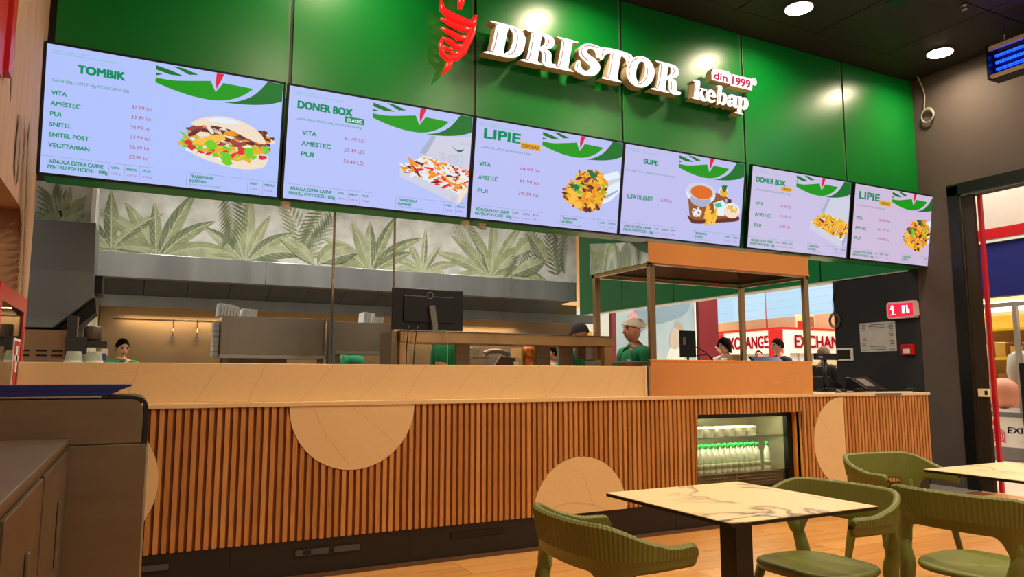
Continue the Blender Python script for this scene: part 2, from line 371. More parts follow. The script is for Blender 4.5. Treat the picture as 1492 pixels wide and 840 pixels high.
def palm(mb, x, z, ang, L, bend, P, layer, mi=0, nf=13, fl=0.26):
    px, pz = x, z
    for i in range(nf):
        a = ang+bend*i/nf; px += math.cos(a)*L/nf; pz += math.sin(a)*L/nf
        for s_ in (-1, 1):
            b = a+s_*(0.95-0.5*i/nf); l_ = fl*(1-0.55*abs(i/nf-0.3)); ex, ez = px+math.cos(b)*l_, pz+math.sin(b)*l_
            mx_, mz_ = px+math.cos(b)*l_*.4, pz+math.sin(b)*l_*.4; q = 0.016; layer += .15
            mb.poly([P(px, pz, layer), P(mx_+math.sin(b)*q, mz_-math.cos(b)*q, layer), P(ex, ez, layer), P(mx_-math.sin(b)*q, mz_+math.cos(b)*q, layer)], mi)
def clump(mb, x, z, n, L, P, lay=0, spread=1.25, seed=0):
    r = random.Random(seed)
    for i in range(n):
        t = (i/(n-1)-0.5)*2; a = PI/2-t*spread+r.uniform(-.1, .1)
        leaf(mb, x+t*0.04, z, a, L*r.uniform(.85, 1.25)*(1-0.12*abs(t)), L*r.uniform(.095, .135), -t*r.uniform(.5, 1.5), P, r.choice((0, 0, 1, 2)), lay+2*i)
PB = lambda x, z, k: (x, BY+0.008-0.00012*k, max(2.655, z))
mb = MB()
for (x, z, n, L, s_) in ((0.15, 2.60, 9, 0.80, 1), (1.15, 2.64, 9, 0.74, 2), (2.75, 2.62, 9, 0.78, 3), (3.5, 2.66, 7, 0.52, 4), (4.55, 2.66, 9, 0.86, 5), (-0.33, 2.7, 5, 0.7, 6)):
    clump(mb, x, z, n, L, PB, 0.22*s_, seed=s_)
for PL_, (x, z, a, L, bd, mi) in enumerate(((0.9, 3.5, -1.2, .6, -.6, 2), (1.9, 2.7, 1.75, .85, .5, 0), (1.85, 2.7, 1.3, .9, -.6, 1), (2.2, 3.45, -2.3, .6, .4, 2), (5.2, 3.35, -1.9, .7, -.3, 2), (5.1, 2.7, 1.2, .8, .5, 2), (5.7, 2.7, 1.9, .85, -.4, 2), (4.0, 3.6, -1.2, .7, .4, 1), (5.75, 3.6, -1.8, .7, .4, 2))):
    palm(mb, x, z, a, L, bd, PB, 20+4.3*PL_, mi)
for PL_, (x, z, a, L, W_, bd, mi) in enumerate(((2.05, 2.66, 1.3, .5, .1, -1.2, 0), (2.1, 2.7, .5, .5, .11, -.3, 1), (2.0, 2.66, 2.2, .55, .1, .6, 0), (4.9, 2.72, .35, .62, .13, .1, 1), (4.95, 3.0, 1.1, .5, .12, -.9, 0), (5.5, 2.9, 2.0, .6, .13, .4, 2))):
    leaf(mb, x, z, a, L, W_, bd, PB, mi, 60+2*PL_)
tag(mb.build('leaf_print', LG, wbk), kind='stuff')
PK = lambda x, z, k: (min(x, -.412), 6.998-0.00012*k, z)
mb = MB()
for i, (x, z, a) in enumerate(((-.95, 2.15, .9), (-.95, 2.3, .5), (-.4, 2.2, 2.3), (-.7, 2.1, 1.5))): palm(mb, x, z, a, .55, -.4, PK, 2*i, i % 3)
leaf(mb, -.85, 2.4, .3, .45, .09, .3, PK, 0, 9)
tag(mb.build('leaf_print', LG, wks), kind='stuff')
LW = [mat('wood_leaf_a', (150, 122, 84), 0.7, var=0.1), mat('wood_leaf_b', (170, 142, 98), 0.7, var=0.1), mat('wood_leaf_c', (150, 120, 90), 0.7, var=0.1), mat('wood_leaf_vein', (190, 160, 120), 0.7, var=0.05)]
PW = lambda y_, z, k: (XL+0.001+0.0004*k, y_, z)
mb = MB()
for i, (y_, z, a, L, W_, b_) in enumerate(((4.2, 2.95, 1.35, .9, .16, -.3), (3.5, 3.0, 1.2, 1.0, .2, .3), (4.15, 3.05, -1.5, .5, .06, .1), (2.6, 2.6, 1.3, .9, .2, .1))): leaf(mb, y_, z, a, L, W_, b_, PW, i % 3, 2*i)
palm(mb, 4.95, 2.0, 1.7, .5, .2, PW, 12, 0, fl=.34); palm(mb, 5.05, 1.5, 1.6, .6, .3, PW, 14, 2, fl=.3); palm(mb, 4.55, 2.2, 1.5, .3, .3, PW, 16, 2, fl=.2)
tag(mb.build('leaf_print', LW, wl), kind='stuff')
PN = lambda y_, z, k: (W0+0.014+0.0004*k, y_, z)
mb = MB(); palm(mb, 4.5, 1.0, 1.4, 1.0, .3, PN, 0, 0, fl=.5); palm(mb, 4.1, 1.2, 1.2, .8, .3, PN, 2, 2, fl=.4)
LN = [mat('niche_leaf_a', (120, 84, 46), 0.7), mat('niche_leaf_b', (150, 104, 56), 0.7), mat('niche_leaf_c', (96, 66, 38), 0.7), LW[3]]
tag(mb.build('leaf_print', LN, wl), kind='stuff')
# ================================================================== gallery beyond
m = MB(); m.box(XR, 30, -6, 26, -0.12, -0.002); structure(m.build('floor_gallery', M_gallery))
m = MB(); m.box(4.5, 30, 25.6, 26, 0, 8); structure(m.build('wall_gallery_back', M_beige))
m = MB(); m.box(24, 24.4, -6, 26, 0, 8); structure(m.build('wall_gallery_right', M_beige))
m = MB(); m.box(XR+0.4, 30, 5.5, 26, 7.0, 7.2); m.box(XR+0.4, 24, -6, 5.5, 5.2, 5.4); structure(m.build('ceiling_gallery', mat('gallery_ceiling', (205, 190, 172), 0.8)))
m = MB(); m.box(6.05, XR+2.2, 17.4, 17.6, 0, 6); structure(m.build('wall_gallery_left', mat('cream_gallery', (236, 222, 196), 0.8)))
# ================================================================== COUNTER
CY = 4.70                                     # front plane of the slats
SHAPES = [(1.26, 1.034, 0.407, 'down'), (2.965, 0.225, 0.407, 'up'), (5.808, 0.63, 0.405, 'left'), (-0.26, 0.63, 0.410, 'right')]
OPN = (4.067, 5.257, 0.25, 0.907)
ctr = thing('service_counter', 'long service counter clad in vertical oak slats with half-round cream stone insets', 'counter', (3.2, 4.9, 0))
m = MB()
for x0, x1, z0, z1 in ((XL+0.05, OPN[0], .228, 1.034), (OPN[1], 7.04, .228, 1.034), (OPN[0], OPN[1], OPN[3], 1.034), (OPN[0], OPN[1], .228, OPN[2])):
    m.box(x0, x1, CY+0.021, CY+0.05, z0, z1)
m.build('backing_board', M_slatback, ctr)
m = MB(); m.box(XL+0.05, OPN[0]-0.05, CY+0.051, 5.40, 0.15, 1.033); m.box(OPN[1]+0.05, 7.03, CY+0.051, 5.40, 0.15, 1.033); m.build('carcass', M_dark, ctr)
m = MB()
m.box(OPN[0]-0.012, OPN[0], CY, 4.80, OPN[2], OPN[3]); m.box(OPN[1], OPN[1]+0.014, CY, 4.80, OPN[2], OPN[3]); m.box(OPN[0], OPN[1], CY+0.02, 4.80, OPN[3], OPN[3]+0.012)
m.build('reveal', mat('reveal_oak', (196, 128, 40), 0.5, var=0.12, scale=6, stretch=(2, 2, .4)), ctr)
def cuts(x):
    """bottom and top runs of a slat edge at x after the insets are cut out"""
    a, b = .228, 1.034; runs = [(a, b)]
    for cx_, cz_, r_, k in SHAPES:
        d = abs(x-cx_)
        if d >= r_ or (k == 'left' and x > cx_) or (k == 'right' and x < cx_): continue
        q = math.sqrt(r_*r_-d*d); lo, hi = cz_-q, cz_+q; nr = []
        for s0, s1 in runs:
            if lo > s0+0.005: nr.append((s0, min(lo, s1)))
            if hi < s1-0.005: nr.append((max(hi, s0), s1))
        runs = nr
    if OPN[0]-0.006 < x < OPN[1]+0.006: runs = [(max(s0, OPN[3]), s1) for s0, s1 in runs if s1 > OPN[3]]
    return runs
random.seed(7); ns = 0; SM = [M_slat, M_slat2, M_slat3]; full = {}
PIT = 0.0441; x = XL+0.05; SW = 0.0265
while x < 7.04:
    if x+SW < -0.2: x += PIT; continue
    xa, xb = x, x+SW; ra, rb = cuts(xa), cuts(xb); jm = random.choice(SM)
    if ra == [(.228, 1.034)] and rb == ra:
        if jm.name not in full:
            b_ = MB(); b_.box(0, SW, 0, 0.021, .228, 1.034); full[jm.name] = b_.mesh('slat', jm)
        o = bpy.data.objects.new('slat', full[jm.name]); C.objects.link(o); o.parent = ctr; o.location = (x-3.2, CY-4.9, 0)
    elif len(ra) == len(rb):
        for (a0, a1), (b0, b1) in zip(ra, rb):
            if max(a1-a0, b1-b0) < 0.012: continue
            b_ = MB(); b_.prism([(xa, a0), (xb, b0), (xb, b1), (xa, a1)], 'xz', CY, CY+0.021); b_.build('slat', jm, ctr)
    elif len(ra) or len(rb):
        rr = ra if len(ra) < len(rb) and ra else rb if rb else ra
        for a0, a1 in rr:
            b_ = MB(); b_.box(xa, xb, CY, CY+0.021, a0, a1); b_.build('slat', jm, ctr)
    x += PIT
for cx_, cz_, r_, k in SHAPES:
    a0 = {'down': PI, 'up': 0, 'left': PI/2, 'right': -PI/2}[k]; pts = [(cx_+(r_-.003)*math.cos(a0+PI*i/48), cz_+(r_-.003)*math.sin(a0+PI*i/48)) for i in range(49)]
    b_ = MB(); b_.prism(pts, 'xz', CY-0.004, CY+0.02); b_.build('stone_inset', M_marble, ctr)
m = MB(); m.box(XL+0.05, 7.0, CY+0.012, CY+0.05, 0.0, .226); kb = m.build('kick_board', M_kick, ctr)
m = MB()
for i in range(7): m.box(0.55+i*1.1, 0.553+i*1.1, CY+0.0105, CY+0.013, 0.02, .222)
m.build('board_joint', M_black, kb)
m = MB(); m.box(XL+0.05, 7.0, CY-0.012, CY+0.012, 0.0, .022); m.build('bottom_strip', mat('skirting_strip', (92, 66, 42), 0.5), ctr)
for x0, x1, z0, z1, open_ in ((-0.15, .232, .132, .178, 1), (.915, 1.325, .128, .176, 1), (1.94, 2.335, .142, .178, 0), (3.9, 4.03, .135, .165, 0), (-.6, -.3, .132, .178, 0)):
    v = MB(); v.box(x0, x1, CY+0.004, CY+0.0115, z0, z1, 0)
    if open_: v.box(x0+.008, x1-.008, CY+0.0025, CY+0.004, z0+.007, z1-.007, 1); v.box(x0+.05, x0+.10, CY+0.0015, CY+0.0026, z0+.01, z1-.012, 0); v.box(x1-.2, x1-.17, CY+0.0015, CY+0.0026, z0+.008, z1-.01, 0)
    v.build('vent_slot', [M_black, mat('slot_grey', (84, 88, 90), 0.4, 0.6)], ctr)
m = MB(); m.box(XL+0.05, 6.14, CY-0.014, 5.62, 1.034, 1.062); m.build('countertop', M_marble, ctr, bevel=0.003)
m = MB(); m.box(6.142, 7.06, CY-0.014, 5.62, 1.034, 1.062); m.build('countertop', veined('cream_stone_end', (214, 196, 176), (150, 116, 84), 0.9, 0.006, 0.3, 0.4), ctr, bevel=0.003)
m = MB(); m.box(6.24, 6.62, CY-0.0155, CY-0.008, 1.036, 1.058); m.build('edge_band', mat('grey_band', (110, 98, 90), 0.4), ctr)
m = MB(); m.box(XL+0.05, 3.635, 4.775, 4.80, 1.062, 1.297); m.build('upstand', M_marble, ctr, bevel=0.003)
M_vein = mat('stone_vein', (178, 140, 100), .4)
m = MB(); r = random.Random(21)
def vein_line(m, x0, z0, x1, z1, y_, w_=.0016):
    n_ = 9; pts = []
    for i in range(n_+1):
        t_ = i/n_; j = r.uniform(-1, 1)*.006; pts.append((x0+(x1-x0)*t_+j, z0+(z1-z0)*t_))
    for a, b in zip(pts[:-1], pts[1:]): m.poly([(a[0]-w_/2, y_, a[1]), (a[0]+w_, y_, a[1]), (b[0]+w_, y_, b[1]), (b[0]-w_/2, y_, b[1])])
for x_, dx in ((-.05, .07), (.32, .14), (.62, .10), (.93, .22), (1.30, .25), (1.62, .15), (1.95, .22), (2.3, .28), (2.72, .2), (3.05, .3), (3.4, .12)): vein_line(m, x_, 1.063, x_+dx, 1.296, 4.7745)
for x0, z0, x1, z1 in ((1.0, 1.02, 1.10, .82), (1.10, .82, 1.24, .66), (1.25, 1.02, 1.52, .80), (2.80, .60, 2.98, .50), (2.98, .50, 3.08, .24), (5.50, .85, 5.62, .70), (5.60, .60, 5.70, .48), (-.1, .8, .08, .6)): vein_line(m, x0, z0, x1, z1, CY-.0045)
tag(m.build('stone_vein', M_vein, ctr), kind='stuff')
m = MB(); m.box(3.622, 3.637, 4.765, 4.80, 1.062, 1.30); m.build('end_cap', mat('cap_pale', (240, 220, 190), 0.4), ctr)

# ------------------------------------------------------------------ drinks fridge in the counter
fr = thing('display_fridge', 'black-framed glass display fridge set into the slatted counter', 'fridge', (4.66, 4.83, 0.25))
m = MB()
x0, x1, z0, z1 = 4.072, 5.252, .255, .903
m.box(x0, x0+.02, 4.802, 4.85, z0, z1); m.box(x1-.055, x1, 4.802, 4.85, z0, z1); m.box(x0+.02, x1-.055, 4.802, 4.85, z1-.035, z1); m.box(x0+.02, x1-.055, 4.802, 4.85, z0, z0+.03)
m.build('frame', M_black, fr)
m = MB(); m.box(x0+.02, x1-.055, 4.812, 4.818, z0+.03, z1-.035); m.build('glass_door', M_glass, fr)
m = MB(); m.box(x0, x1, 5.32, 5.34, z0, z1); m.box(x0, x0+.01, 4.85, 5.32, z0, z1); m.box(x1-.01, x1, 4.85, 5.32, z0, z1); m.box(x0+.01, x1-.01, 4.85, 5.32, z1-.012, z1); m.box(x0+.01, x1-.01, 4.85, 5.32, z0, z0+.012)
m.build('liner', mat('fridge_liner', (190, 184, 150), 0.3, 0.6), fr)
m = MB(); m.box(x0+.03, x1-.02, 4.87, 5.31, .392, .398); m.build('shelf', M_steel, fr)
m = MB(); m.box(x0+.03, x1-.02, 4.89, 5.31, .692, .698); m.build('shelf', M_steel, fr)
m = MB()
for i in range(4): m.box(x0+.03, x1-.03, 4.862, 4.866, .285+.026*i, .289+.026*i)
m.box(4.63, 4.636, 4.858, 4.862, .27, .39)
m.build('grille', M_steel, fr)
m = MB(); m.box(x0+.06, x1-.06, 4.87, 4.90, z1-.03, z1-.014); m.build('light_strip', emis('fridge_led', (255, 240, 190), 6.0), fr)
area((4.66, 4.95, .685), (1.0, .12), 5.0, (1.0, .93, .68), name='fridge_led_lamp'); area((4.66, 4.95, .868), (1.0, .12), 5.5, (1.0, .93, .68), name='fridge_led_lamp')
M_bot = mat('ayran_white', (236, 236, 214), 0.35, var=0.02); M_cap = mat('green_cap', (20, 190, 70), 0.35, var=0.02); M_lab = mat('bottle_label', (150, 170, 120), 0.4, var=0.1, scale=60)
bt = thing('bottle', 'white yoghurt drink bottle with bright green cap standing on the middle shelf of the fridge', 'bottle', (4.17, 4.94, .3981), 0, 'green-capped bottles in the fridge')
m = MB(); m.lathe([(.024, 0), (.029, .006), (.029, .135), (.027, .155), (.013, .195), (.013, .21)], seg=12); m.build('body', M_bot, bt, local=True)
m = MB(); m.lathe([(.0297, .03), (.0297, .105)], seg=12); m.lathe([(.030, .055), (.030, .078)], seg=12, mi=1); m.build('label', [M_lab, M_bot], bt, local=True)
m = MB(); m.lathe([(.017, .205), (.017, .232), (.015, .236)], seg=12); m.build('cap', M_cap, bt, local=True)
for r_ in range(2):
    for i in range(13):
        if i == 0 and r_ == 0: continue
        dup_tree(bt, (4.17+.066*i+.02*r_, 4.94+.075*r_, .3981))
b2 = dup_tree(bt, (5.10, 4.96, .3981), label='lone green-capped bottle apart at the right end of the fridge shelf'); del b2['group']
M_tub = mat('tub_white', (235, 228, 200), 0.35)
tb_ = thing('tub', 'white lidded dessert tub on the top shelf of the fridge', 'tub', (4.2, 4.98, .6981), 0, 'white tubs on the top fridge shelf')
m = MB(); m.lathe([(.042, 0), (.05, .06), (.05, .064)], seg=14); m.build('cup', M_tub, tb_, local=True)
m = MB(); m.lathe([(.053, .064), (.053, .075), (.048, .078)], seg=14); m.build('lid', mat('tub_lid', (250, 246, 228), 0.3), tb_, local=True)
for r_ in range(2):
    for i in range(7):
        if i or r_: dup_tree(tb_, (4.2+.122*i, 4.98+.13*r_, .6981))

# ================================================================== MENU SCREENS
T_ = 0.1463; SX = (-.601, .871, 2.333, 3.790, 5.316, 6.808); SW_, SH_ = 1.4287, .8036
G1, G2, G3, RD, PR = range(1, 6)
MS = lambda i: [None, emis('menu_green', (0, 140, 90), 1.0), emis('menu_leaf', (10, 150, 20), 1.0), emis('menu_leaf_dark', (0, 112, 40), 1.0), emis('menu_red', (225, 20, 60), 1.0), emis('menu_price', (176, 70, 110), 1.0),
    emis('menu_white', (225, 238, 255), 1.0), emis('menu_rule', (160, 160, 205), 1.0), emis('menu_yellow', (228, 176, 40), 1.0), emis('menu_bun', (240, 222, 200), 1.0), emis('menu_meat', (150, 70, 60), 1.0),
    emis('menu_meat_dark', (96, 40, 36), 1.0), emis('menu_orange', (236, 150, 30), 1.0), emis('menu_lettuce', (110, 205, 40), 1.0), emis('menu_tomato', (228, 40, 50), 1.0), emis('menu_gold', (250, 190, 70), 1.0),
    emis('menu_box', (205, 208, 226), 1.0), emis('menu_box_dark', (168, 176, 200), 1.0), emis('menu_board', (150, 84, 36), 1.0), emis('menu_soup', (222, 106, 30), 1.0), emis('menu_leaf_shade', (30, 110, 70), 1.0), emis('menu_greenlight', (60, 190, 150), 1.0)]
BGC = [(176, 194, 252), (182, 194, 250), (186, 192, 244), (190, 190, 238), (200, 192, 228), (206, 188, 218)]  # viewing-angle tint put into the ground colours, pinker to the right
WH, RULE, YL, BUN, ME, MD, OR, LT, TM, GO, BX, BXD, BD, SO, LS, GL = range(6, 22)
LAB = ['wide menu screen nearest the left wall, showing a filled round bun', 'menu screen showing an open box of meat, second from left', 'menu screen with a filled wrap, third from left',
       'menu screen showing a soup bowl on a wooden board', 'menu screen showing a box of golden food, second from the right end', 'menu screen with a filled wrap at the far right end of the row']
def img_poly(mb, pts, mi, lay): mb.poly([(min(u, .999)*SW_, (1-v)*SH_, .0012+.00035*lay) for u, v in pts], mi)
def blob(mb, u, v, ru, rv, mi, lay, r, n=8, rot=0.0, jag=.25):
    pts = []
    for i in range(n):
        a = -2*PI*i/n; k = 1+r.uniform(-jag, jag); x_, y_ = ru*k*math.cos(a), rv*k*math.sin(a)*1.0
        pts.append((u+(x_*math.cos(rot)-y_*math.sin(rot)*.56), v+(x_*math.sin(rot)*1.78+y_*math.cos(rot))))
    img_poly(mb, pts, mi, lay)
def pile(mb, u, v, ru, rv, cols, n, lay, r, s=(.012, .03), elong=1.6, inside=None):
    for i in range(int(n*1.5)):
        a = r.uniform(0, 2*PI); q = math.sqrt(r.random())
        uu, vv = u+ru*q*math.cos(a), v+rv*q*math.sin(a)
        if inside and not inside(uu, vv): continue
        k = r.uniform(*s)*.8; blob(mb, uu, vv, k*elong, k*1.1, r.choice(cols), lay+(i % 24)*.25, r, 7, r.uniform(-.9, .9), .35)
def inpoly(P):
    def f(u, v):
        c = False; n = len(P)
        for i in range(n):
            a, b = P[i], P[i-1]
            if (a[1] > v) != (b[1] > v) and u < (b[0]-a[0])*(v-a[1])/(b[1]-a[1])+a[0]: c = not c
        return c
    return f
def food(i, mb):
    r = random.Random(50+i)
    if i == 0:
        img_poly(mb, catmull([(.575, .665), (.62, .72), (.72, .77), (.83, .79), (.92, .76), (.945, .70), (.93, .64), (.80, .66), (.68, .64)], 4)[::-1], BUN, 1)
        pile(mb, .745, .60, .195, .115, [LT, LT, GO, TM, OR, WH, LT, YL], 130, 2, r, (.012, .024))
        pile(mb, .77, .51, .175, .075, [ME, MD, ME, MD, BUN, OR], 120, 9, r, (.012, .026), 2.0)
        for a_, b_ in ((.64, .60), (.70, .56)): blob(mb, a_, b_, .05, .03, GO, 16, r, 9, -.3)
        for a_, b_ in ((.68, .62), (.76, .70), (.86, .65), (.76, .74)): blob(mb, a_, b_, .025, .04, LT, 17, r, 8, .3)
        for a_, b_ in ((.60, .66), (.82, .62), (.92, .67), (.585, .62)): blob(mb, a_, b_, .02, .022, TM, 17, r)
        img_poly(mb, catmull([(.592, .455), (.64, .40), (.72, .365), (.80, .375), (.87, .42), (.915, .485), (.93, .55), (.86, .53), (.76, .465), (.67, .455), (.615, .475)], 5)[::-1], BUN, 19)
        img_poly(mb, catmull([(.66, .41), (.72, .38), (.80, .39), (.78, .415), (.70, .42)], 4)[::-1], WH, 20)
    elif i == 1 or i == 4:
        d = 0 if i == 1 else .005
        img_poly(mb, [(.715, .44), (.775, .245), (.998, .20), (.998, .56)][::-1], BX, 1)
        img_poly(mb, [(.70, .43), (.765, .245), (.79, .25), (.735, .44)][::-1], BXD, 1.5)
        img_poly(mb, [(.595, .60), (.725, .45), (.998, .55), (.998, .72), (.945, .80)][::-1], WH, 2)
        img_poly(mb, [(.595, .60), (.945, .78), (.945, .885), (.598, .68)][::-1], BX, 3)
        img_poly(mb, [(.945, .78), (.998, .64), (.998, .74), (.945, .885)][::-1], BUN if i == 1 else BXD, 3)
        P = [(.605, .60), (.725, .465), (.995, .55), (.995, .66), (.94, .765)]
        cols = [OR, TM, BUN, WH, BUN, MD, OR, WH] if i == 1 else [GO, OR, GO, YL, GO, MD, YL]
        pile(mb, .80, .61, .20, .16, cols, 330 if i == 1 else 360, 5, r, (.010, .02), 2.4 if i == 1 else 1.5, inpoly(P))
        if i == 1:
            put_text(mb, 'CU PA', lambda x, y, k: (x, y, .0025), .94*SW_, .71*SH_, .02, mi=BXD)
            img_poly(mb, catmull([(.88, .31), (.92, .35), (.96, .33), (.93, .37)], 4)[::-1], LS, 5); put_text(mb, 'DRISTOR', lambda x, y, k: (x, y, .0045), .885*SW_, .585*SH_, .018, mi=BXD)
            for q in range(4): img_poly(mb, [(.80+.01*q, .395+.022*q), (.96, .435+.022*q), (.96, .439+.022*q), (.80+.01*q, .399+.022*q)][::-1], BXD, 5)
            blob(mb, .912, .83, .012, .022, BXD, 5, r, 12, 0, 0); blob(mb, .912, .83, .009, .017, BX, 6, r, 12, 0, 0)
    elif i in (2, 5):
        img_poly(mb, [(.86, .39), (.97, .315), (.998, .35), (.998, .55), (.93, .66), (.88, .70)][::-1], WH, 1)
        img_poly(mb, [(.90, .44), (.998, .38), (.998, .42), (.905, .50)][::-1], BX, 2); img_poly(mb, [(.90, .60), (.985, .52), (.985, .54), (.90, .64)][::-1], BXD, 2)
        P = catmull([(.60, .68), (.64, .53), (.70, .41), (.80, .355), (.885, .37), (.90, .50), (.885, .65), (.82, .77), (.76, .79), (.68, .75)], 3)
        pile(mb, .755, .57, .16, .23, [OR, GO, MD, OR, GO, ME, YL, OR], 330, 3, r, (.012, .024), 1.6, inpoly(P))
        for a_, b_, q in ((.79, .39, .03), (.67, .55, .03), (.705, .53, .02), (.70, .60, .018), (.87, .50, .015), (.875, .56, .014)): blob(mb, a_, b_, q, q*1.2, LS if q > .02 else LT, 11, r, 9, .4, .5)
        for a_, b_ in ((.645, .60), (.70, .74), (.66, .70), (.80, .74)): blob(mb, a_, b_, .026, .04, GO, 11, r, 9, 0, .2)
        blob(mb, .785, .775, .015, .03, MD, 11.5, r)
    elif i == 3:
        img_poly(mb, catmull([(.525, .42), (.60, .395), (.85, .42), (.965, .62), (.965, .69), (.80, .73), (.60, .78), (.555, .74), (.535, .6)], 4)[::-1], BD, 1)
        img_poly(mb, catmull([(.53, .70), (.60, .745), (.80, .70), (.965, .65), (.96, .70), (.80, .745), (.60, .79), (.55, .76)], 4)[::-1], MD, 2)
        blob(mb, .63, .43, .125, .125, WH, 3, r, 24, 0, 0); blob(mb, .63, .50, .09, .085, BXD, 3.2, r, 20, 0, 0); blob(mb, .63, .40, .125, .10, BX, 3.4, r, 24, 0, 0); blob(mb, .635, .415, .095, .08, SO, 4, r, 24, 0, 0)
        pile(mb, .605, .655, .035, .05, [WH, BUN, WH], 26, 5, r, (.009, .014), 1.1)
        img_poly(mb, [(.74, .52), (.82, .47), (.87, .55), (.84, .66), (.77, .66)][::-1], WH, 6); img_poly(mb, [(.75, .53), (.80, .50), (.82, .545), (.77, .58)][::-1], GL, 7)
        for q in range(16):
            a_ = r.uniform(.68, .78); b_ = r.uniform(.53, .68); img_poly(mb, [(a_, b_), (a_+.018, b_+.005), (a_-.002, b_+.12), (a_-.02, b_+.11)][::-1], r.choice((YL, GO)), 8+q*.2)
        blob(mb, .825, .37, .04, .06, WH, 5, r, 16, 0, 0); blob(mb, .825, .38, .033, .05, YL, 6, r, 12, 0, .1); blob(mb, .825, .325, .03, .04, LS, 7, r, 8, 0, .4)
        for q in range(8): blob(mb, .845+.05*r.random(), .46+.05*r.random(), .014, .022, MD if q % 2 else BXD, 6+q*.1, r)
        blob(mb, .905, .58, .075, .09, WH, 8, r, 20, 0, 0); blob(mb, .905, .595, .068, .08, BUN, 8.3, r, 20, 0, 0); pile(mb, .91, .56, .045, .045, [YL, GO, WH], 26, 9, r, (.01, .018), 1.5)
for i in range(6):
    mats_ = MS(i); mats_[0] = emis('menu_ground_%d' % (i+1), BGC[i], 1.0)
    sr = thing('menu_screen', LAB[i], 'screen', (SX[i], 5.323, 2.485), 0, 'menu screens above the counter'); sr.rotation_euler = (PI/2+T_, 0, 0)
    m = MB(); b_ = .0145; d = -.026
    m.box(-b_, SW_+b_, -b_, 0, d, .006); m.box(-b_, SW_+b_, SH_, SH_+b_, d, .006); m.box(-b_, 0, 0, SH_, d, .006); m.box(SW_, SW_+b_, 0, SH_, d, .006); m.box(0, SW_, 0, SH_, d, -.004)
    m.build('bezel', M_black, sr, local=True)
    m = MB(); m.box(0, SW_, 0, SH_, -.004, 0); dp = m.build('display', mats_[0], sr, local=True)
    gm = MB(); rm = MB(); F_ = lambda x, y, k: (x, y, .0012)
    def T(mb, s, u0, u1, vt, vb, mi, bold=.03): put_text(mb, s, F_, u0*SW_, (1-vb)*SH_, (vb-vt)*SH_, (u1-u0)*SW_, bold, mi)
    if i == 0:
        T(gm, 'TOMBIK', .121, .305, .125, .19, G1, .055); T(gm, 'CARNE 100g, CARTOFI 50g, PRODUS DE LA 250g', .026, .326, .262, .285, G1, .0)
        for k, (s, u1) in enumerate((('VITA', .084), ('AMESTEC', .138), ('PUI', .066), ('SNITEL', .108), ('SNITEL POST', .178), ('VEGETARIAN', .182))): T(gm, s, .026, u1, .355+.081*k, .39+.081*k, G1, .03)
        for k, s in enumerate(('37.99 lei', '33.99 lei', '30.99 lei', '31.99 lei', '25.99 lei', '20.99 lei')): T(rm, s, .34, .42, .377+.081*k, .407+.081*k, PR, .0)
    elif i == 3:
        T(gm, 'SUPE', .148, .262, .13, .185, G1, .055); T(gm, 'FARA SARE, CEAPA, LAMAIE, PAINE DE CASA, ARDEI', .017, .405, .275, .292, G1, 0); T(gm, 'SUPA DE LINTE', .038, .238, .545, .595, G1, .03); T(rm, '25.99 lei', .297, .392, .55, .585, PR, 0)
    else:
        bx = i in (1, 4); nm, u0, u1, vt, vb = (('DONER BOX', .046, .32, .118, .185) if bx else ('LIPIE', .055, .282, .085, .185))
        T(gm, nm, u0, u1, vt, vb, G1, .055); T(gm, 'CARNE 200g, CARTOFI 200g, PRODUS DE LA 450g' if bx else 'CARNE 100g, CARTOFI 50g, PRODUS DE LA 300g', .04, .375 if bx else .353, .268, .288, G1, 0)
        tg = ((.285, .388, .193, .25) if bx else (.287, .42, .168, .235)); img_poly(gm, [(tg[0], tg[2]), (tg[0], tg[3]), (tg[1], tg[3]), (tg[1], tg[2])], G1 if i == 1 else YL, 0)
        put_text(gm, 'CLASSIC' if i == 1 else 'CHEDDAR', lambda x, y, k: (x, y, .0016), (tg[0]+.012)*SW_, (1-tg[3]+.014)*SH_, (tg[3]-tg[2]-.028)*SH_, (tg[1]-tg[0]-.024)*SW_, .03, WH if i == 1 else BD)
        for k, (s, w_) in enumerate((('VITA', .07), ('AMESTEC', .147 if bx else .12), ('PUI', .062))):
            vv = (.375+.095*k) if i == 1 else (.425+.135*k); T(gm, s, .075 if i == 1 else .035 if not bx else .055, (.075 if i == 1 else .035 if not bx else .055)+w_, vv, vv+.042, G1, .03)
        pr = ('61.49 LEI', '59.49 LEI', '56.49 LEI') if i == 1 else ('61.49 LEI', '59.49 LEI', '55.99 LEI') if i == 4 else ('44.99 lei', '41.99 lei', '39.99 lei')
        for k, s in enumerate(pr):
            vv = (.375+.105*k) if i == 1 else (.42+.128*k); T(rm, s, .292, .395 if bx else .425, vv, vv+.036, PR, .0)
    # footer panels, shared by all
    for u0, u1, v0 in ((.0, .455, .865), (.585, .995, .868)):
        img_poly(rm, [(u0, v0), (u0, v0+.004), (u1, v0+.004), (u1, v0)], RULE, -.5)
    for u_ in (.262, .325, .387, .86, .93, .585): img_poly(rm, [(u_, .868), (u_, .985), (u_+.0022, .985), (u_+.0022, .868)], RULE, -.5)
    T(gm, 'ADAUGA EXTRA CARNE', .032, .24, .888, .920, G1, .03); T(gm, 'PENTRU POFTICIOSI - 100g', .028, .258, .932, .962, G1, .03); T(gm, 'TRANSFORMA', .60, .705, .885, .912, G1, .03); T(gm, 'IN MENIU', .60, .672, .922, .95, G1, .03); T(gm, 'BAUTURA + CARTOFI + SOS LA ALEGERE', .60, .74, .962, .973, G1, 0)
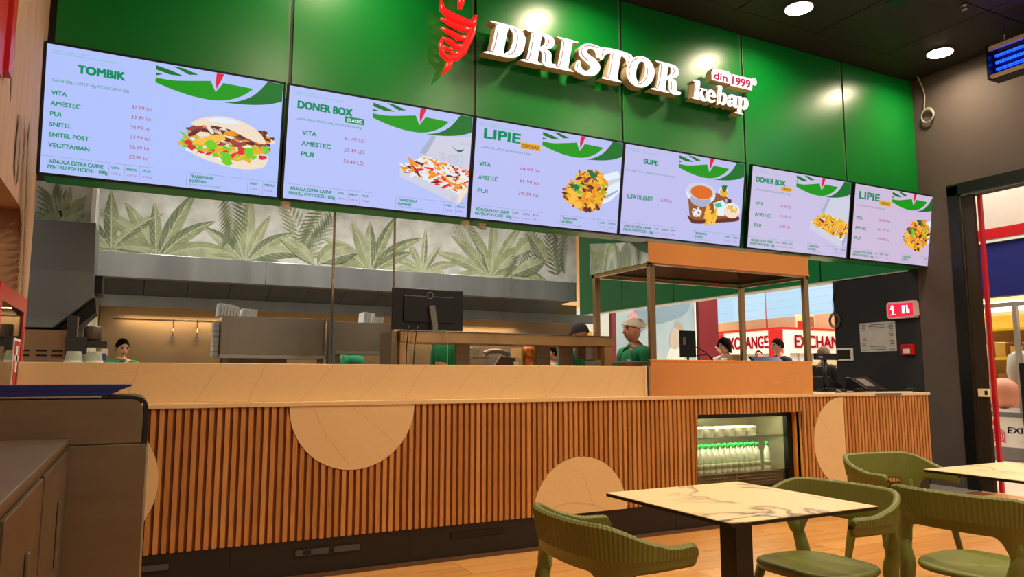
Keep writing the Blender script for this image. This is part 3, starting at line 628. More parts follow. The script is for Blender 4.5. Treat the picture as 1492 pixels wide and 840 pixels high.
    for u_, s in ((.272, 'VITA'), (.332, 'AMESTEC'), (.40, 'PUI'), (.872, 'MARE'), (.94, 'MEDIU')): T(gm, s, u_, u_+(.045 if len(s) > 4 else .032), .892, .912, G1, .03)
    for u_, s in ((.275, '10.99 lei'), (.338, '8.99 lei'), (.40, '8.99 lei'), (.872, '12.99 lei'), (.94, '10.99 lei')): T(rm, s, u_, u_+.038, .94, .958, PR, 0)
    T(gm, 'Toate preturile sunt exprimate in lei si contin TVA', .02, .16, .035, .047, GL, 0); T(gm, 'Lista de alergeni este disponibila la casa de marcat, va rugam sa o solicitati la comanda', .02, .27, .055, .067, GL, 0)
    # leaf emblem at the top right
    img_poly(gm, ([(.43, .125)]+catmull([(.43, .125), (.50, .126), (.58, .105), (.665, .078)], 4, False)[1:]+[(.69, .165), (.722, .078), (.86, .085)]+catmull([(.86, .085), (.82, .15), (.77, .20), (.72, .228), (.66, .238), (.58, .228), (.50, .20), (.43, .165)], 4, False)[1:])[::-1], G2, 0)
    img_poly(gm, [(.43, .025), (.50, .05), (.548, .078), (.49, .083), (.43, .06)][::-1], G3, 0); img_poly(gm, [(.50, .008), (.545, .012), (.612, .045), (.57, .058)][::-1], G3, 0); img_poly(gm, [(.43, .085), (.46, .09), (.43, .108)][::-1], G3, 0)
    img_poly(gm, ([(.925, .002), (.998, .002), (.998, .155)]+catmull([(.998, .155), (.94, .195), (.87, .222), (.80, .236), (.73, .242)], 4, False)[1:]+catmull([(.73, .242), (.79, .215), (.845, .165), (.885, .10), (.925, .002)], 4, False)[1:-1])[::-1], G3, 0)
    img_poly(rm, [(.69, .002), (.724, .002), (.712, .06), (.693, .14), (.688, .08)][::-1], RD, 0)
    tag(gm.build('menu_lettering', mats_, dp, local=True), kind='stuff'); tag(rm.build('price_lettering', mats_, dp, local=True), kind='stuff')
    fm = MB(); food(i, fm); tag(fm.build('food_picture', mats_, dp, local=True), kind='stuff')
# ================================================================== SIGN
SGN = 5.22
M_face = emis('letter_face', (255, 252, 246), 1.15); M_side = mat('letter_side', (186, 170, 134), 0.5, var=0.04)
M_line = mat('crimson_line', (150, 40, 60), 0.4); M_redl = emis('crimson_letter', (200, 20, 80), 1.0)
def seam(p):  # outline keyword: sharp corners written as given, rounded runs pre-sampled
    return p
GL_ = {
 'D': (0.90, [[(0, 0), (0, .03), (.09, .07), (.12, .14), (.12, .86), (.09, .93), (0, .97), (0, 1), (.48, 1), (.66, .965), (.80, .87), (.88, .70), (.90, .5), (.88, .30), (.80, .13), (.66, .035), (.48, 0)], [(.42, .12), (.50, .15), (.57, .25), (.60, .5), (.57, .75), (.50, .86), (.42, .88)]], [[(.05, .93), (.17, .86), (.17, .14), (.06, .07)], [(.56, .93), (.66, .8), (.70, .5), (.66, .2), (.54, .08)]]),
 'R': (0.92, [[(0, 0), (0, .03), (.09, .07), (.12, .14), (.12, .86), (.09, .93), (0, .97), (0, 1), (.48, 1), (.64, .97), (.74, .88), (.77, .76), (.74, .64), (.66, .56), (.57, .52), (.68, .48), (.74, .40), (.77, .20), (.82, .11), (.92, .10), (.90, .02), (.74, -.02), (.60, .02), (.53, .14), (.50, .34), (.45, .43), (.40, .44), (.40, .14), (.43, .07), (.52, .03), (.52, 0)], [(.40, .57), (.46, .59), (.51, .66), (.52, .75), (.50, .84), (.46, .89), (.40, .89)]], [[(.05, .93), (.17, .86), (.17, .14), (.06, .07)], [(.56, .90), (.61, .76), (.56, .62)], [(.52, .46), (.58, .34), (.61, .12)]]),
 'I': (0.54, [[(0, 0), (0, .03), (.09, .07), (.12, .14), (.12, .86), (.09, .93), (0, .97), (0, 1), (.54, 1), (.54, .97), (.45, .93), (.42, .86), (.42, .14), (.45, .07), (.54, .03), (.54, 0)]], [[(.05, .93), (.17, .86), (.17, .14), (.06, .07)]]),
 'S': (0.72, [[(.04, .38), (.02, .10), (.18, .0), (.36, -.03), (.54, .02), (.66, .13), (.71, .30), (.66, .45), (.54, .56), (.36, .66), (.27, .73), (.27, .83), (.34, .89), (.44, .86), (.52, .76), (.56, .65), (.66, .66), (.69, .80), (.67, .97), (.52, 1.02), (.34, 1.03), (.16, .97), (.06, .85), (.04, .70), (.10, .55), (.24, .44), (.38, .35), (.44, .26), (.41, .16), (.32, .11), (.22, .16), (.16, .26), (.12, .39)]], [[(.55, .96), (.36, .97), (.18, .90), (.10, .74), (.18, .57), (.34, .46)], [(.07, .33), (.07, .16)]]),
 'T': (0.92, [[(.20, 0), (.20, .03), (.28, .07), (.31, .14), (.31, .85), (.20, .84), (.12, .76), (.09, .63), (0, .63), (.0, 1), (.92, 1), (.92, .63), (.83, .63), (.80, .76), (.72, .84), (.61, .85), (.61, .14), (.64, .07), (.72, .03), (.72, 0)]], [[(.05, .70), (.06, .90), (.12, .95)], [(.36, .90), (.36, .14), (.26, .07)], [(.87, .70), (.87, .92)]]),
 'O': (0.94, [[(.47+.47*math.cos(a*PI/12), .5+.53*math.sin(a*PI/12)) for a in range(24)], [(.47-.155*math.cos(a*PI/8), .5+.37*math.sin(a*PI/8)) for a in range(16)]], [[(.12, .3), (.08, .5), (.14, .78), (.30, .93), (.5, .97)], [(.68, .68), (.70, .5), (.66, .26), (.52, .09), (.42, .09)]]),
 'k': (0.78, [[(0, 0), (0, .05), (.09, .10), (.09, 1.28), (0, 1.33), (0, 1.38), (.36, 1.45), (.36, .52), (.50, .80), (.44, .87), (.44, .93), (.78, .93), (.78, .87), (.68, .82), (.56, .62), (.74, .14), (.82, .06), (.80, 0), (.52, 0), (.38, .42), (.36, .42), (.36, .10), (.42, .05), (.42, 0)]], [[(.14, 1.3), (.14, .1)]]),
 'e': (0.74, [[(.74, .46), (.72, .70), (.60, .90), (.38, .98), (.14, .86), (.02, .66), (0, .46), (.05, .2), (.2, .03), (.4, -.04), (.6, .02), (.74, .18), (.68, .26), (.54, .17), (.42, .18), (.33, .28), (.31, .42), (.33, .46)], [(.33, .56), (.34, .74), (.40, .82), (.46, .74), (.47, .56)]], [[(.1, .7), (.07, .45), (.16, .2)]]),
 'b': (0.78, [[(.09, .02), (.09, 1.28), (0, 1.33), (0, 1.38), (.36, 1.45), (.36, .88), (.50, .97), (.68, .88), (.78, .66), (.78, .36), (.68, .1), (.50, -.03), (.32, .06), (.2, -.02)], [(.36, .20), (.42, .14), (.49, .25), (.51, .46), (.49, .68), (.42, .80), (.36, .74)]], [[(.15, 1.3), (.15, .1)]]),
 'a': (0.76, [[(.70, .16), (.78, .16), (.78, .04), (.62, -.02), (.48, .02), (.43, .12), (.30, 0), (.16, -.02), (.03, .08), (0, .25), (.08, .42), (.24, .50), (.41, .56), (.41, .72), (.34, .80), (.26, .76), (.24, .62), (.1, .58), (.05, .70), (.12, .88), (.36, .97), (.60, .90), (.69, .74)], [(.41, .44), (.31, .38), (.27, .28), (.30, .18), (.38, .18), (.41, .26)]], [[(.07, .33), (.08, .15)]]),
 'p': (0.80, [[(0, -.42), (0, -.37), (.10, -.32), (.10, .80), (0, .86), (0, .92), (.30, .97), (.36, .88), (.52, .97), (.70, .88), (.80, .66), (.80, .36), (.70, .1), (.52, -.03), (.37, .06), (.37, -.32), (.47, -.37), (.47, -.42)], [(.37, .20), (.43, .14), (.51, .25), (.53, .46), (.51, .68), (.43, .80), (.37, .74)]], [[(.15, .8), (.15, -.3)]]),
}
def glyph(ch, x0, z0, h, parent, w=None, slant=0.20, y0=SGN, dep=0.085, nm='letter'):
    wd, loops, lines = GL_[ch]; k = (w/wd) if w else h
    f = lambda p: (x0+p[0]*k+slant*p[1]*h, z0+p[1]*h)
    cu = bpy.data.curves.new('letter', 'CURVE'); cu.dimensions = '2D'; cu.fill_mode = 'BOTH'; cu.extrude = dep/2; cu.bevel_depth = 0.004; cu.bevel_resolution = 1
    for lp in loops:
        q = [f(p) for p in lp]; q = catmull(q, 3)
        sp = cu.splines.new('POLY'); sp.points.add(len(q)-1); sp.use_cyclic_u = True
        for i, p in enumerate(q): sp.points[i].co = (p[0], p[1], 0, 1)
    ob = bpy.data.objects.new('letter', cu); C.objects.link(ob); bpy.context.view_layer.update(); me = bpy.data.meshes.new_from_object(ob)
    m = MB(); m.v = [(v.co.x, y0+dep/2-v.co.z, v.co.y) for v in me.vertices]
    for p in me.polygons:
        m.f.append(tuple(p.vertices)); m.m.append(0 if p.normal.z > 0.5 else 1); m.sm.append(False)
    bpy.data.objects.remove(ob); bpy.data.curves.remove(cu); bpy.data.meshes.remove(me)
    lt = m.build(nm, [M_face, M_side], parent)
    m = MB()
    for ln in lines:
        q = catmull([f(p) for p in ln], 4, False) if len(ln) > 2 else [f(p) for p in ln]
        m.tube([(p[0], y0-0.005, p[1]) for p in q], 0.0035*max(h/.29, .45), 5)
    m.build('inline', M_line, lt); return k*wd
sg = thing('shop_sign', 'large white illuminated serif letters with thin crimson inlines fixed across the green fascia', 'sign', (3.9, SGN, 3.9))
for ch, x0, w_ in (('D', 2.415, .335), ('R', 2.752, .325), ('I', 3.055, .185), ('S', 3.262, .262), ('T', 3.50, .325), ('O', 3.80, .31), ('R', 4.115, .325)):
    glyph(ch, x0, 3.850, .285, sg, w_)
for ch, x0, w_ in (('k', 4.585, .165), ('e', 4.745, .125), ('b', 4.875, .14), ('a', 5.02, .135), ('p', 5.14, .155)): glyph(ch, x0, 3.848, .128, sg, w_, .14)
m = MB()
for x_, z_ in ((2.56, 3.9), (2.9, 3.9), (3.17, 3.9), (3.42, 3.9), (3.70, 3.95), (3.9, 3.95), (4.28, 3.9), (4.66, 3.9), (4.83, 3.9), (4.96, 3.9), (5.10, 3.9), (5.24, 3.9), (4.95, 4.12), (5.2, 4.12), (5.4, 4.16)): m.tube([(x_, SGN+.08, z_), (x_, FY, z_)], .008, 6)
m.build('standoff_pins', M_side, sg)
m = MB()
for x0, z0, s in ((4.86, 4.10, .215), (5.10, 4.085, .265), (5.375, 4.135, .05)):
    pts = [(x0-.02, z0-.02), (x0+s, z0-.02), (x0+s+.02, z0+.09), (x0+s-.01, z0+.105), (x0+.01, z0+.105), (x0-.02, z0+.06)] if s > .1 else [(x0+.025+.038*math.cos(a*PI/6), z0+.03+.042*math.sin(a*PI/6)) for a in range(12)]
    m.prism(pts, 'xz', SGN+.001, SGN+.085, 0, 1)
bk = m.build('letter_backing', [M_face, M_side], sg)
m = MB(); FS = lambda x, y, k: (x+.1*(y-4.1), SGN-.001, y)
put_text(m, 'din', FS, 4.868, 4.095, .078, .17, .03); put_text(m, '1999', FS, 5.105, 4.085, .085, .235, .03); put_text(m, 'R', FS, 5.389, 4.15, .03, .024, .0)
m.build('small_lettering', M_redl, bk)
# red spit emblem
em = thing('spit_emblem', 'glowing red emblem of stacked meat on a spit beside the big letters', 'sign', (2.17, SGN, 3.95))
RE = emis('emblem_red', (255, 14, 20), 1.0); RS = mat('emblem_side', (150, 10, 14), 0.4)
m = MB()
rows = [(4.205, 2.035, 2.345, .055), (4.095, 2.02, 2.29, -.0), (4.01, 2.03, 2.26, 0), (3.935, 2.04, 2.235, 0), (3.87, 2.045, 2.21, 0)]
m.tube([(2.035, SGN+.03, 4.225), (2.045, SGN+.03, 4.15), (2.10, SGN+.03, 4.115), (2.22, SGN+.03, 4.09), (2.31, SGN+.03, 4.09), (2.345, SGN+.03, 4.17)], [.012, .028, .034, .034, .034, .010], 8)
for zc, xa, xb in ((4.045, 2.03, 2.31), (3.965, 2.035, 2.28), (3.885, 2.045, 2.25), (3.815, 2.05, 2.21)):
    m.tube([(xa, SGN+.03, zc+.025), (xa+.08, SGN+.03, zc+.005), (xb-.09, SGN+.03, zc-.025), (xb-.02, SGN+.03, zc-.01)], [.012, .024, .026, .026], 8)
m.tube([(2.33, SGN+.03, 4.13), (2.31, SGN+.03, 4.02), (2.27, SGN+.03, 3.93), (2.23, SGN+.03, 3.84), (2.16, SGN+.03, 3.765), (2.10, SGN+.03, 3.745), (2.05, SGN+.03, 3.775), (2.035, SGN+.03, 3.84), (2.045, SGN+.03, 3.9)], [.02, .03, .03, .032, .03, .028, .026, .022, .012], 8)
m.build('meat_stack', RE, em)
m = MB(); m.tube([(2.225, SGN+.03, 4.40), (2.205, SGN+.03, 4.25), (2.195, SGN+.03, 4.19)], [.03, .03, .018], 8); m.tube([(2.12, SGN+.03, 3.735), (2.10, SGN+.03, 3.68), (2.05, SGN+.03, 3.60)], [.026, .026, .006], 8); m.build('spit', RE, em)
m = MB(); m.tube([(2.15, SGN+.05, 4.0), (2.15, FY, 4.0)], .01, 6); m.tube([(2.1, SGN+.05, 4.1), (2.1, FY, 4.1)], .01, 6); m.build('standoff', RS, em)
# ================================================================== CEILING LIGHTS, PEST LAMP, CABLES
for y_, n_ in zip(DL_Y, ('nearest the green fascia', 'above the tables', 'over the seating')):
    for x_, q in zip(DL_X, ('above the counter left end', 'above the counter middle', 'by the last sign letter', 'nearest the right wall')):
        t = thing('ceiling_light', 'round recessed ceiling light %s, in the row %s' % (q, n_), 'lamp', (x_, y_, CZ), 0, 'round ceiling lights')
        m = MB(); m.lathe([(.145, -.012), (.15, -.001), (.15, 0)], (x_, y_, CZ), 24); m.build('trim_ring', M_dark, t)
        m = MB(); m.lathe([(.125, -.016), (.125, -.011)], (x_, y_, CZ), 24); m.build('diffuser', emis('lamp_white', (255, 236, 205), 40.0), t)
t = thing('insect_lamp', 'blue-glowing insect lamp in a pale metal frame hanging near the right wall', 'lamp', (7.5, 3.8, 4.19))
m = MB(); m.box(7.48, 7.52, 3.3, 4.12, 4.47, 4.51); m.box(7.48, 7.52, 3.3, 4.12, 4.185, 4.215); m.build('frame', mat('lamp_frame', (210, 196, 170), 0.5), t)
m = MB(); m.box(7.47, 7.66, 4.115, 4.135, 4.17, 4.53); m.box(7.60, 7.62, 3.3, 4.115, 4.215, 4.47); m.box(7.52, 7.66, 3.3, 4.115, 4.17, 4.186); m.build('housing', M_black, t)
for z_ in (4.28, 4.35, 4.42):
    m = MB(); m.tube([(7.56, 3.32, z_), (7.56, 4.09, z_)], .016, 8); m.build('tube', emis('uv_blue', (20, 60, 255), 5.0), t)
m = MB()
for i in range(34): m.tube([(7.495, 3.32+i*.0235, 4.215), (7.495, 3.32+i*.0235, 4.47)], .0022, 4)
for i in range(5): m.tube([(7.492, 3.3, 4.25+i*.045), (7.492, 4.115, 4.25+i*.045)], .0022, 4)
m.build('grille', mat('grille_dark', (30, 40, 90), 0.4, 0.7), t)
m = MB(); m.tube([(7.57, 3.6, 4.53), (7.57, 3.6, CZ)], .004, 5); m.tube([(7.57, 4.0, 4.53), (7.57, 4.0, CZ)], .004, 5); m.build('hanger', M_steel, t)
cb = mat('grey_cable', (150, 146, 138), 0.5)
m = MB(); m.tube(catmull([(8.02, 5.22, 4.72), (8.07, 5.21, 4.62), (8.10, 5.2, 4.5), (8.085, 5.2, 4.40), (8.075, 5.2, 4.32)], 5, False), .007, 6)
m.tube([(8.085, 5.17+.075*math.cos(a*PI/10), 4.245+.085*math.sin(a*PI/10)) for a in range(21)], .007, 6); m.tube([(8.075, 5.17+.07*math.cos(a*PI/10), 4.235+.08*math.sin(a*PI/10)) for a in range(21)], .007, 6)
tag(m.build('cable', cb, None, loc=(8.07, 5.2, 4.4)), 'loose pale cable ending in a coil beside the upper right edge of the fascia', 'cable')
m = MB(); m.tube(catmull([(8.09, 6.56, 2.44), (8.11, 6.62, 2.3), (8.11, 6.64, 2.12), (8.11, 6.63, 2.02)], 5, False), .006, 6)
for k_ in range(3): m.tube([(8.105, 6.62+(.085-.012*k_)*math.cos(a*PI/10), 1.94+(.10-.015*k_)*math.sin(a*PI/10)) for a in range(21)], .006, 6)
tag(m.build('cable', mat('dark_cable', (96, 100, 96), 0.5), None, loc=(8.1, 6.6, 2.2)), 'looped dark cable hanging on the black column left edge', 'cable')
t = thing('sprinkler', 'small chrome fire sprinkler head on the ceiling near the insect lamp', 'sprinkler', (6.85, 3.95, CZ))
m = MB(); m.lathe([(.03, 0), (.032, -.01), (.01, -.015), (.01, -.04), (.028, -.045), (.028, -.05)][::-1], (6.85, 3.95, CZ), 12); m.build('deflector', M_steel, t)
m = MB(); m.box(6.15, 6.33, 4.10, 4.28, CZ-.006, CZ); tag(m.build('ceiling_hatch', M_black, None, loc=(6.2, 4.2, CZ)), 'small black square access hatch in the dark ceiling', 'hatch')
for x_, y_, l_ in ((.905, 5.40, 'small white sensor under the fascia between the first two screens'), (2.33, 5.42, 'small white sensor under the fascia below the second and third screen joint'), (2.49, 5.45, 'pale square cover plate under the fascia below the wrap screen')):
    m = MB(); m.box(x_-.03, x_+.03, y_-.03, y_+.03, 2.44, 2.474); m.box(x_-.012, x_+.045, y_-.02, y_+.01, 2.425, 2.44); tag(m.build('sensor', M_white, None, loc=(x_, y_, 2.47), bevel=.004), l_, 'sensor')
m = MB(); m.box(5.86, 6.28, 5.38, 5.50, 2.452, 2.473); tag(m.build('cream_slab', mat('slab_cream', (206, 206, 176), .5), None, loc=(6, 5.4, 2.46), bevel=.003), 'cream slab under the fascia right of the copper hood', 'plate')  # cream slab added under the fascia for a pale patch
# ================================================================== BLACK COLUMN ITEMS (face x = XR)
WX = XR-.001
t = thing('exit_sign', 'lit red emergency sign with white pictogram on the black column', 'sign', (XR-.03, 5.64, 2.0))
m = MB(); m.prism([(5.462+.02, 1.90), (5.80, 1.90), (5.825, 1.93), (5.825, 2.07), (5.80, 2.10), (5.482, 2.10), (5.46, 2.07), (5.46, 1.93)], 'yz', XR-.075, XR, 0); m.build('housing', mat('sign_housing', (230, 205, 205), .4), t)
m = MB(); m.box(XR-.082, XR-.075, 5.485, 5.80, 1.925, 2.075); pn = m.build('panel', emis('sign_red', (236, 20, 60), 1.3), t)
m = MB(); xw = XR-.0835; m2 = MB()
m.prism([(5.745+.018*math.cos(a*PI/5), 2.045+.018*math.sin(a*PI/5)) for a in range(10)], 'yz', xw, xw+.001); m.prism([(5.725, 1.95), (5.74, 1.945), (5.75, 2.0), (5.775, 2.015), (5.765, 2.03), (5.73, 2.025)], 'yz', xw, xw+.001); m.prism([(5.70, 1.945), (5.775, 1.945), (5.775, 1.952), (5.70, 1.952)], 'yz', xw, xw+.001)
m2.prism([(5.585, 1.955), (5.62, 1.955), (5.62, 2.05), (5.585, 2.05)], 'yz', xw, xw+.001); m2.prism([(5.525, 1.955), (5.565, 1.955), (5.565, 2.05), (5.545, 2.05), (5.545, 2.0), (5.525, 2.0)], 'yz', xw, xw+.001)
tag(m.build('pictogram', emis('sign_white', (255, 240, 240), 1.4), pn), kind='stuff'); tag(m2.build('pictogram', emis('sign_white', (255, 240, 240), 1.4), pn), kind='stuff')
t = thing('notice_sheet', 'white printed notice sheet in a clear holder on the black column', 'notice', (XR-.01, 6.02, 1.7))
m = MB(); m.box(XR-.012, XR, 5.772, 6.262, 1.52, 1.878); m.build('holder', mat('paper_white', (196, 196, 192), .4), t)
m = MB(); r = random.Random(3)
for z_ in range(16):
    zz = 1.855-.0205*z_
    for y0_, y1_ in ((6.165, 6.25), (5.785, 5.87)):
        if r.random() < .85: m.box(XR-.0135, XR-.012, y0_+r.random()*.02, y1_-r.random()*.03, zz-.008, zz, 1 if y0_ > 6 and z_ % 3 else 0)
    if z_ < 3 or z_ > 12: m.box(XR-.0135, XR-.012, 5.90+r.random()*.02, 6.14-r.random()*.03, zz-.008, zz, 0)
m.build('print', [mat('print_grey', (84, 90, 96), .6), mat('print_red', (196, 60, 70), .6)], t)
t = thing('fire_alarm_point', 'small red fire alarm call point low on the black column', 'alarm', (XR-.03, 5.61, 1.53))
m = MB(); m.box(XR-.05, XR, 5.54, 5.69, 1.465, 1.592); m.build('housing', M_red, t, bevel=.006)
m = MB(); m.box(XR-.053, XR-.05, 5.575, 5.66, 1.485, 1.54); m.build('window', M_white, t)
t = thing('wall_tablet', 'white framed wall tablet with dark screen on the left of the black column', 'tablet', (XR-.02, 6.5, 1.49))
m = MB(); m.box(XR-.03, XR, 6.372, 6.625, 1.412, 1.578); m.build('frame', M_white, t, bevel=.01)
m = MB(); m.box(XR-.033, XR-.03, 6.40, 6.597, 1.438, 1.552); m.build('display', M_black, t)
t = thing('door_switch', 'small cream switch plate on the bronze door profile', 'switch', (XR, 4.8, 1.05))
m = MB(); m.box(XR-.012, XR+.02, 4.735, 4.845, 1.0, 1.085); m.build('plate', mat('switch_cream', (224, 204, 168), .5), t); m = MB(); m.box(XR-.015, XR-.012, 4.745, 4.775, 1.02, 1.065); m.build('symbol', M_dark, t)
# ================================================================== FIRE CABINET on the left wall
t = thing('hydrant_cabinet', 'red fire hydrant cabinet with glass door on the left wall', 'cabinet', (XL, 4.6, .6))
x0, x1 = XL+.001, XL+.045; ya, yb, za, zb = 4.05, 4.98, .5, 1.655
m = MB(); m.box(x0, x1, ya, yb, zb-.08, zb); m.box(x0, x1, ya, yb, za, za+.08); m.box(x0, x1, yb-.09, yb, za+.08, zb-.08); m.box(x0, x1, ya, ya+.09, za+.08, zb-.08); m.box(x0, x0+.008, ya+.09, yb-.09, za+.08, zb-.08, 1); m.build('frame', [M_red, mat('cabinet_inside', (96, 70, 50), .5)], t)
m = MB(); m.box(x1-.006, x1-.003, ya+.09, yb-.09, za+.08, zb-.08); m.build('glass_pane', M_glass, t)
m = MB(); m.box(x1-.003, x1, 4.62, 4.84, 1.13, 1.42); sn = m.build('sticker', M_white, t)
m = MB(); m.box(x1, x1+.001, 4.635, 4.825, 1.17, 1.405, 0); m.box(x1+.001, x1+.002, 4.70, 4.76, 1.24, 1.38, 1); m.box(x1+.001, x1+.002, 4.66, 4.80, 1.30, 1.33, 1); m.build('symbol', [M_red, M_white], sn)
m = MB(); m.ball((x1+.012, yb-.11, 1.24), .016); m.build('knob', M_steel, t)
# ================================================================== WASTE STATION and low counter on the left
wsM = mat('bronze_steel', (120, 104, 84), .38, .75, var=.08, scale=3, stretch=(1, 1, 6), rvar=.06)
t = thing('tray_station', 'tall steel tray return station with rounded dark top corner at the left edge', 'cabinet', (-.2, 3.7, 0))
m = MB(); m.box(XL+.01, .05, 3.50, 4.05, .06, .945); m.build('body', wsM, t)
m = MB(); m.box(XL+.01, .055, 3.48, 3.50, .05, .940); m.build('front_panel', wsM, t, bevel=.003)
m = MB(); pr = [(XL+.01, .946), (.037, .946), (.037, 1.082), (.030, 1.104), (.012, 1.120), (-.01, 1.125), (XL+.01, 1.125)]; m.prism(pr, 'xz', 3.48, 3.50); m.build('upper_panel', wsM, t)
m = MB(); pr2 = [(.04, .93), (.058, .93), (.058, 1.082), (.05, 1.112), (.03, 1.130), (0, 1.137), (-.12, 1.137), (-.12, 1.128), (-.01, 1.128), (.012, 1.123), (.033, 1.106), (.04, 1.082)]; m.prism(pr2, 'xz', 3.481, 4.05); m.build('corner_cap', M_black, t)
m = MB(); m.box(.056, .064, 3.49, 4.05, .06, .93); m.build('edge_trim', M_steel, t)
m = MB(); m.box(XL+.01, .03, 3.502, 4.05, .95, 1.124); m.build('top_box', wsM, t)
m = MB(); m.box(XL+.02, .02, 3.53, 4.0, 0, .06); m.build('plinth', M_black, t)
t = thing('low_steel_counter', 'low steel counter with cabinet doors along the left wall in the foreground', 'cabinet', (-.4, 2.6, 0))
m = MB(); m.box(XL+.01, -.235, .35, 3.478, .10, .95); m.build('carcass', wsM, t)
m = MB(); m.box(XL+.005, -.222, .33, 3.479, .95, .972); m.build('worktop', M_steeld, t, bevel=.004)
m = MB(); m.box(XL+.02, -.27, .4, 3.47, 0, .10); m.build('plinth', M_black, t)
for a, b in ((1.86, 2.57), (2.64, 3.44), (1.1, 1.80)):
    m = MB(); m.box(-.234, -.222, a, b, .14, .925); dr = m.build('door', wsM, t, bevel=.003)
    m = MB(); m.box(-.221, -.212, b-.33, b-.30, .55, .78); m.build('handle', M_steeld, dr, bevel=.002)
BL = mat('navy_tray', (14, 22, 92), .35, var=.04)
for k_, (xa, xb, z_, l_) in enumerate(((XL+.03, -.06, 1.1375, 'lower navy blue plastic tray on top of the tray station'), (XL+.03, -.01, 1.1605, 'upper navy blue plastic tray stacked on the tray station'))):
    m = MB(); m.prism([(xa, z_), (xb-.045, z_), (xb, z_+.019), (xb, z_+.0225), (xa, z_+.0225)], 'xz', 3.50, 3.86); tag(m.build('tray', BL, None, loc=(-.3, 3.7, z_)), l_, 'tray', 'navy trays on the tray station')
# ================================================================== TABLES and CHAIRS
M_tt = veined('marble_laminate', (238, 214, 170), (100, 88, 76), 1.7, .02, .3, 1.0, seed=3.1, dist=.9, bscale=30)
def table(cx_, cy_, label):
    t = thing('dining_table', label, 'table', (cx_, cy_, 0)); h = .352
    m = MB(); m.box(cx_-h, cx_+h, cy_-h, cy_+h, .7495, .752); m.build('tabletop', M_tt, t)
    m = MB(); m.box(cx_-h, cx_+h, cy_-h, cy_+h, .738, .7495); m.build('tabletop_core', M_black, t)
    m = MB(); m.box(cx_-.2, cx_+.2, cy_-.03, cy_+.03, .728, .738); m.box(cx_-.03, cx_+.03, cy_-.2, cy_+.2, .728, .7375); m.build('support_bracket', mat('bracket_brown', (90, 60, 44), .5), t)
    m = MB(); m.box(cx_-.043, cx_+.043, cy_-.043, cy_+.043, .012, .7279); m.build('column', M_black, t, bevel=.004)
    m = MB(); m.box(cx_-.22, cx_+.22, cy_-.22, cy_+.22, 0, .012); m.build('base_plate', M_black, t, bevel=.003)
table(2.075, 2.19, 'square table with marble-look top on a black column in the foreground')
table(3.94, 2.09, 'square marble-look table cut off by the right edge of the photo')
M_ch = mat('olive_plastic', (104, 108, 44), .42, var=.03, scale=3)
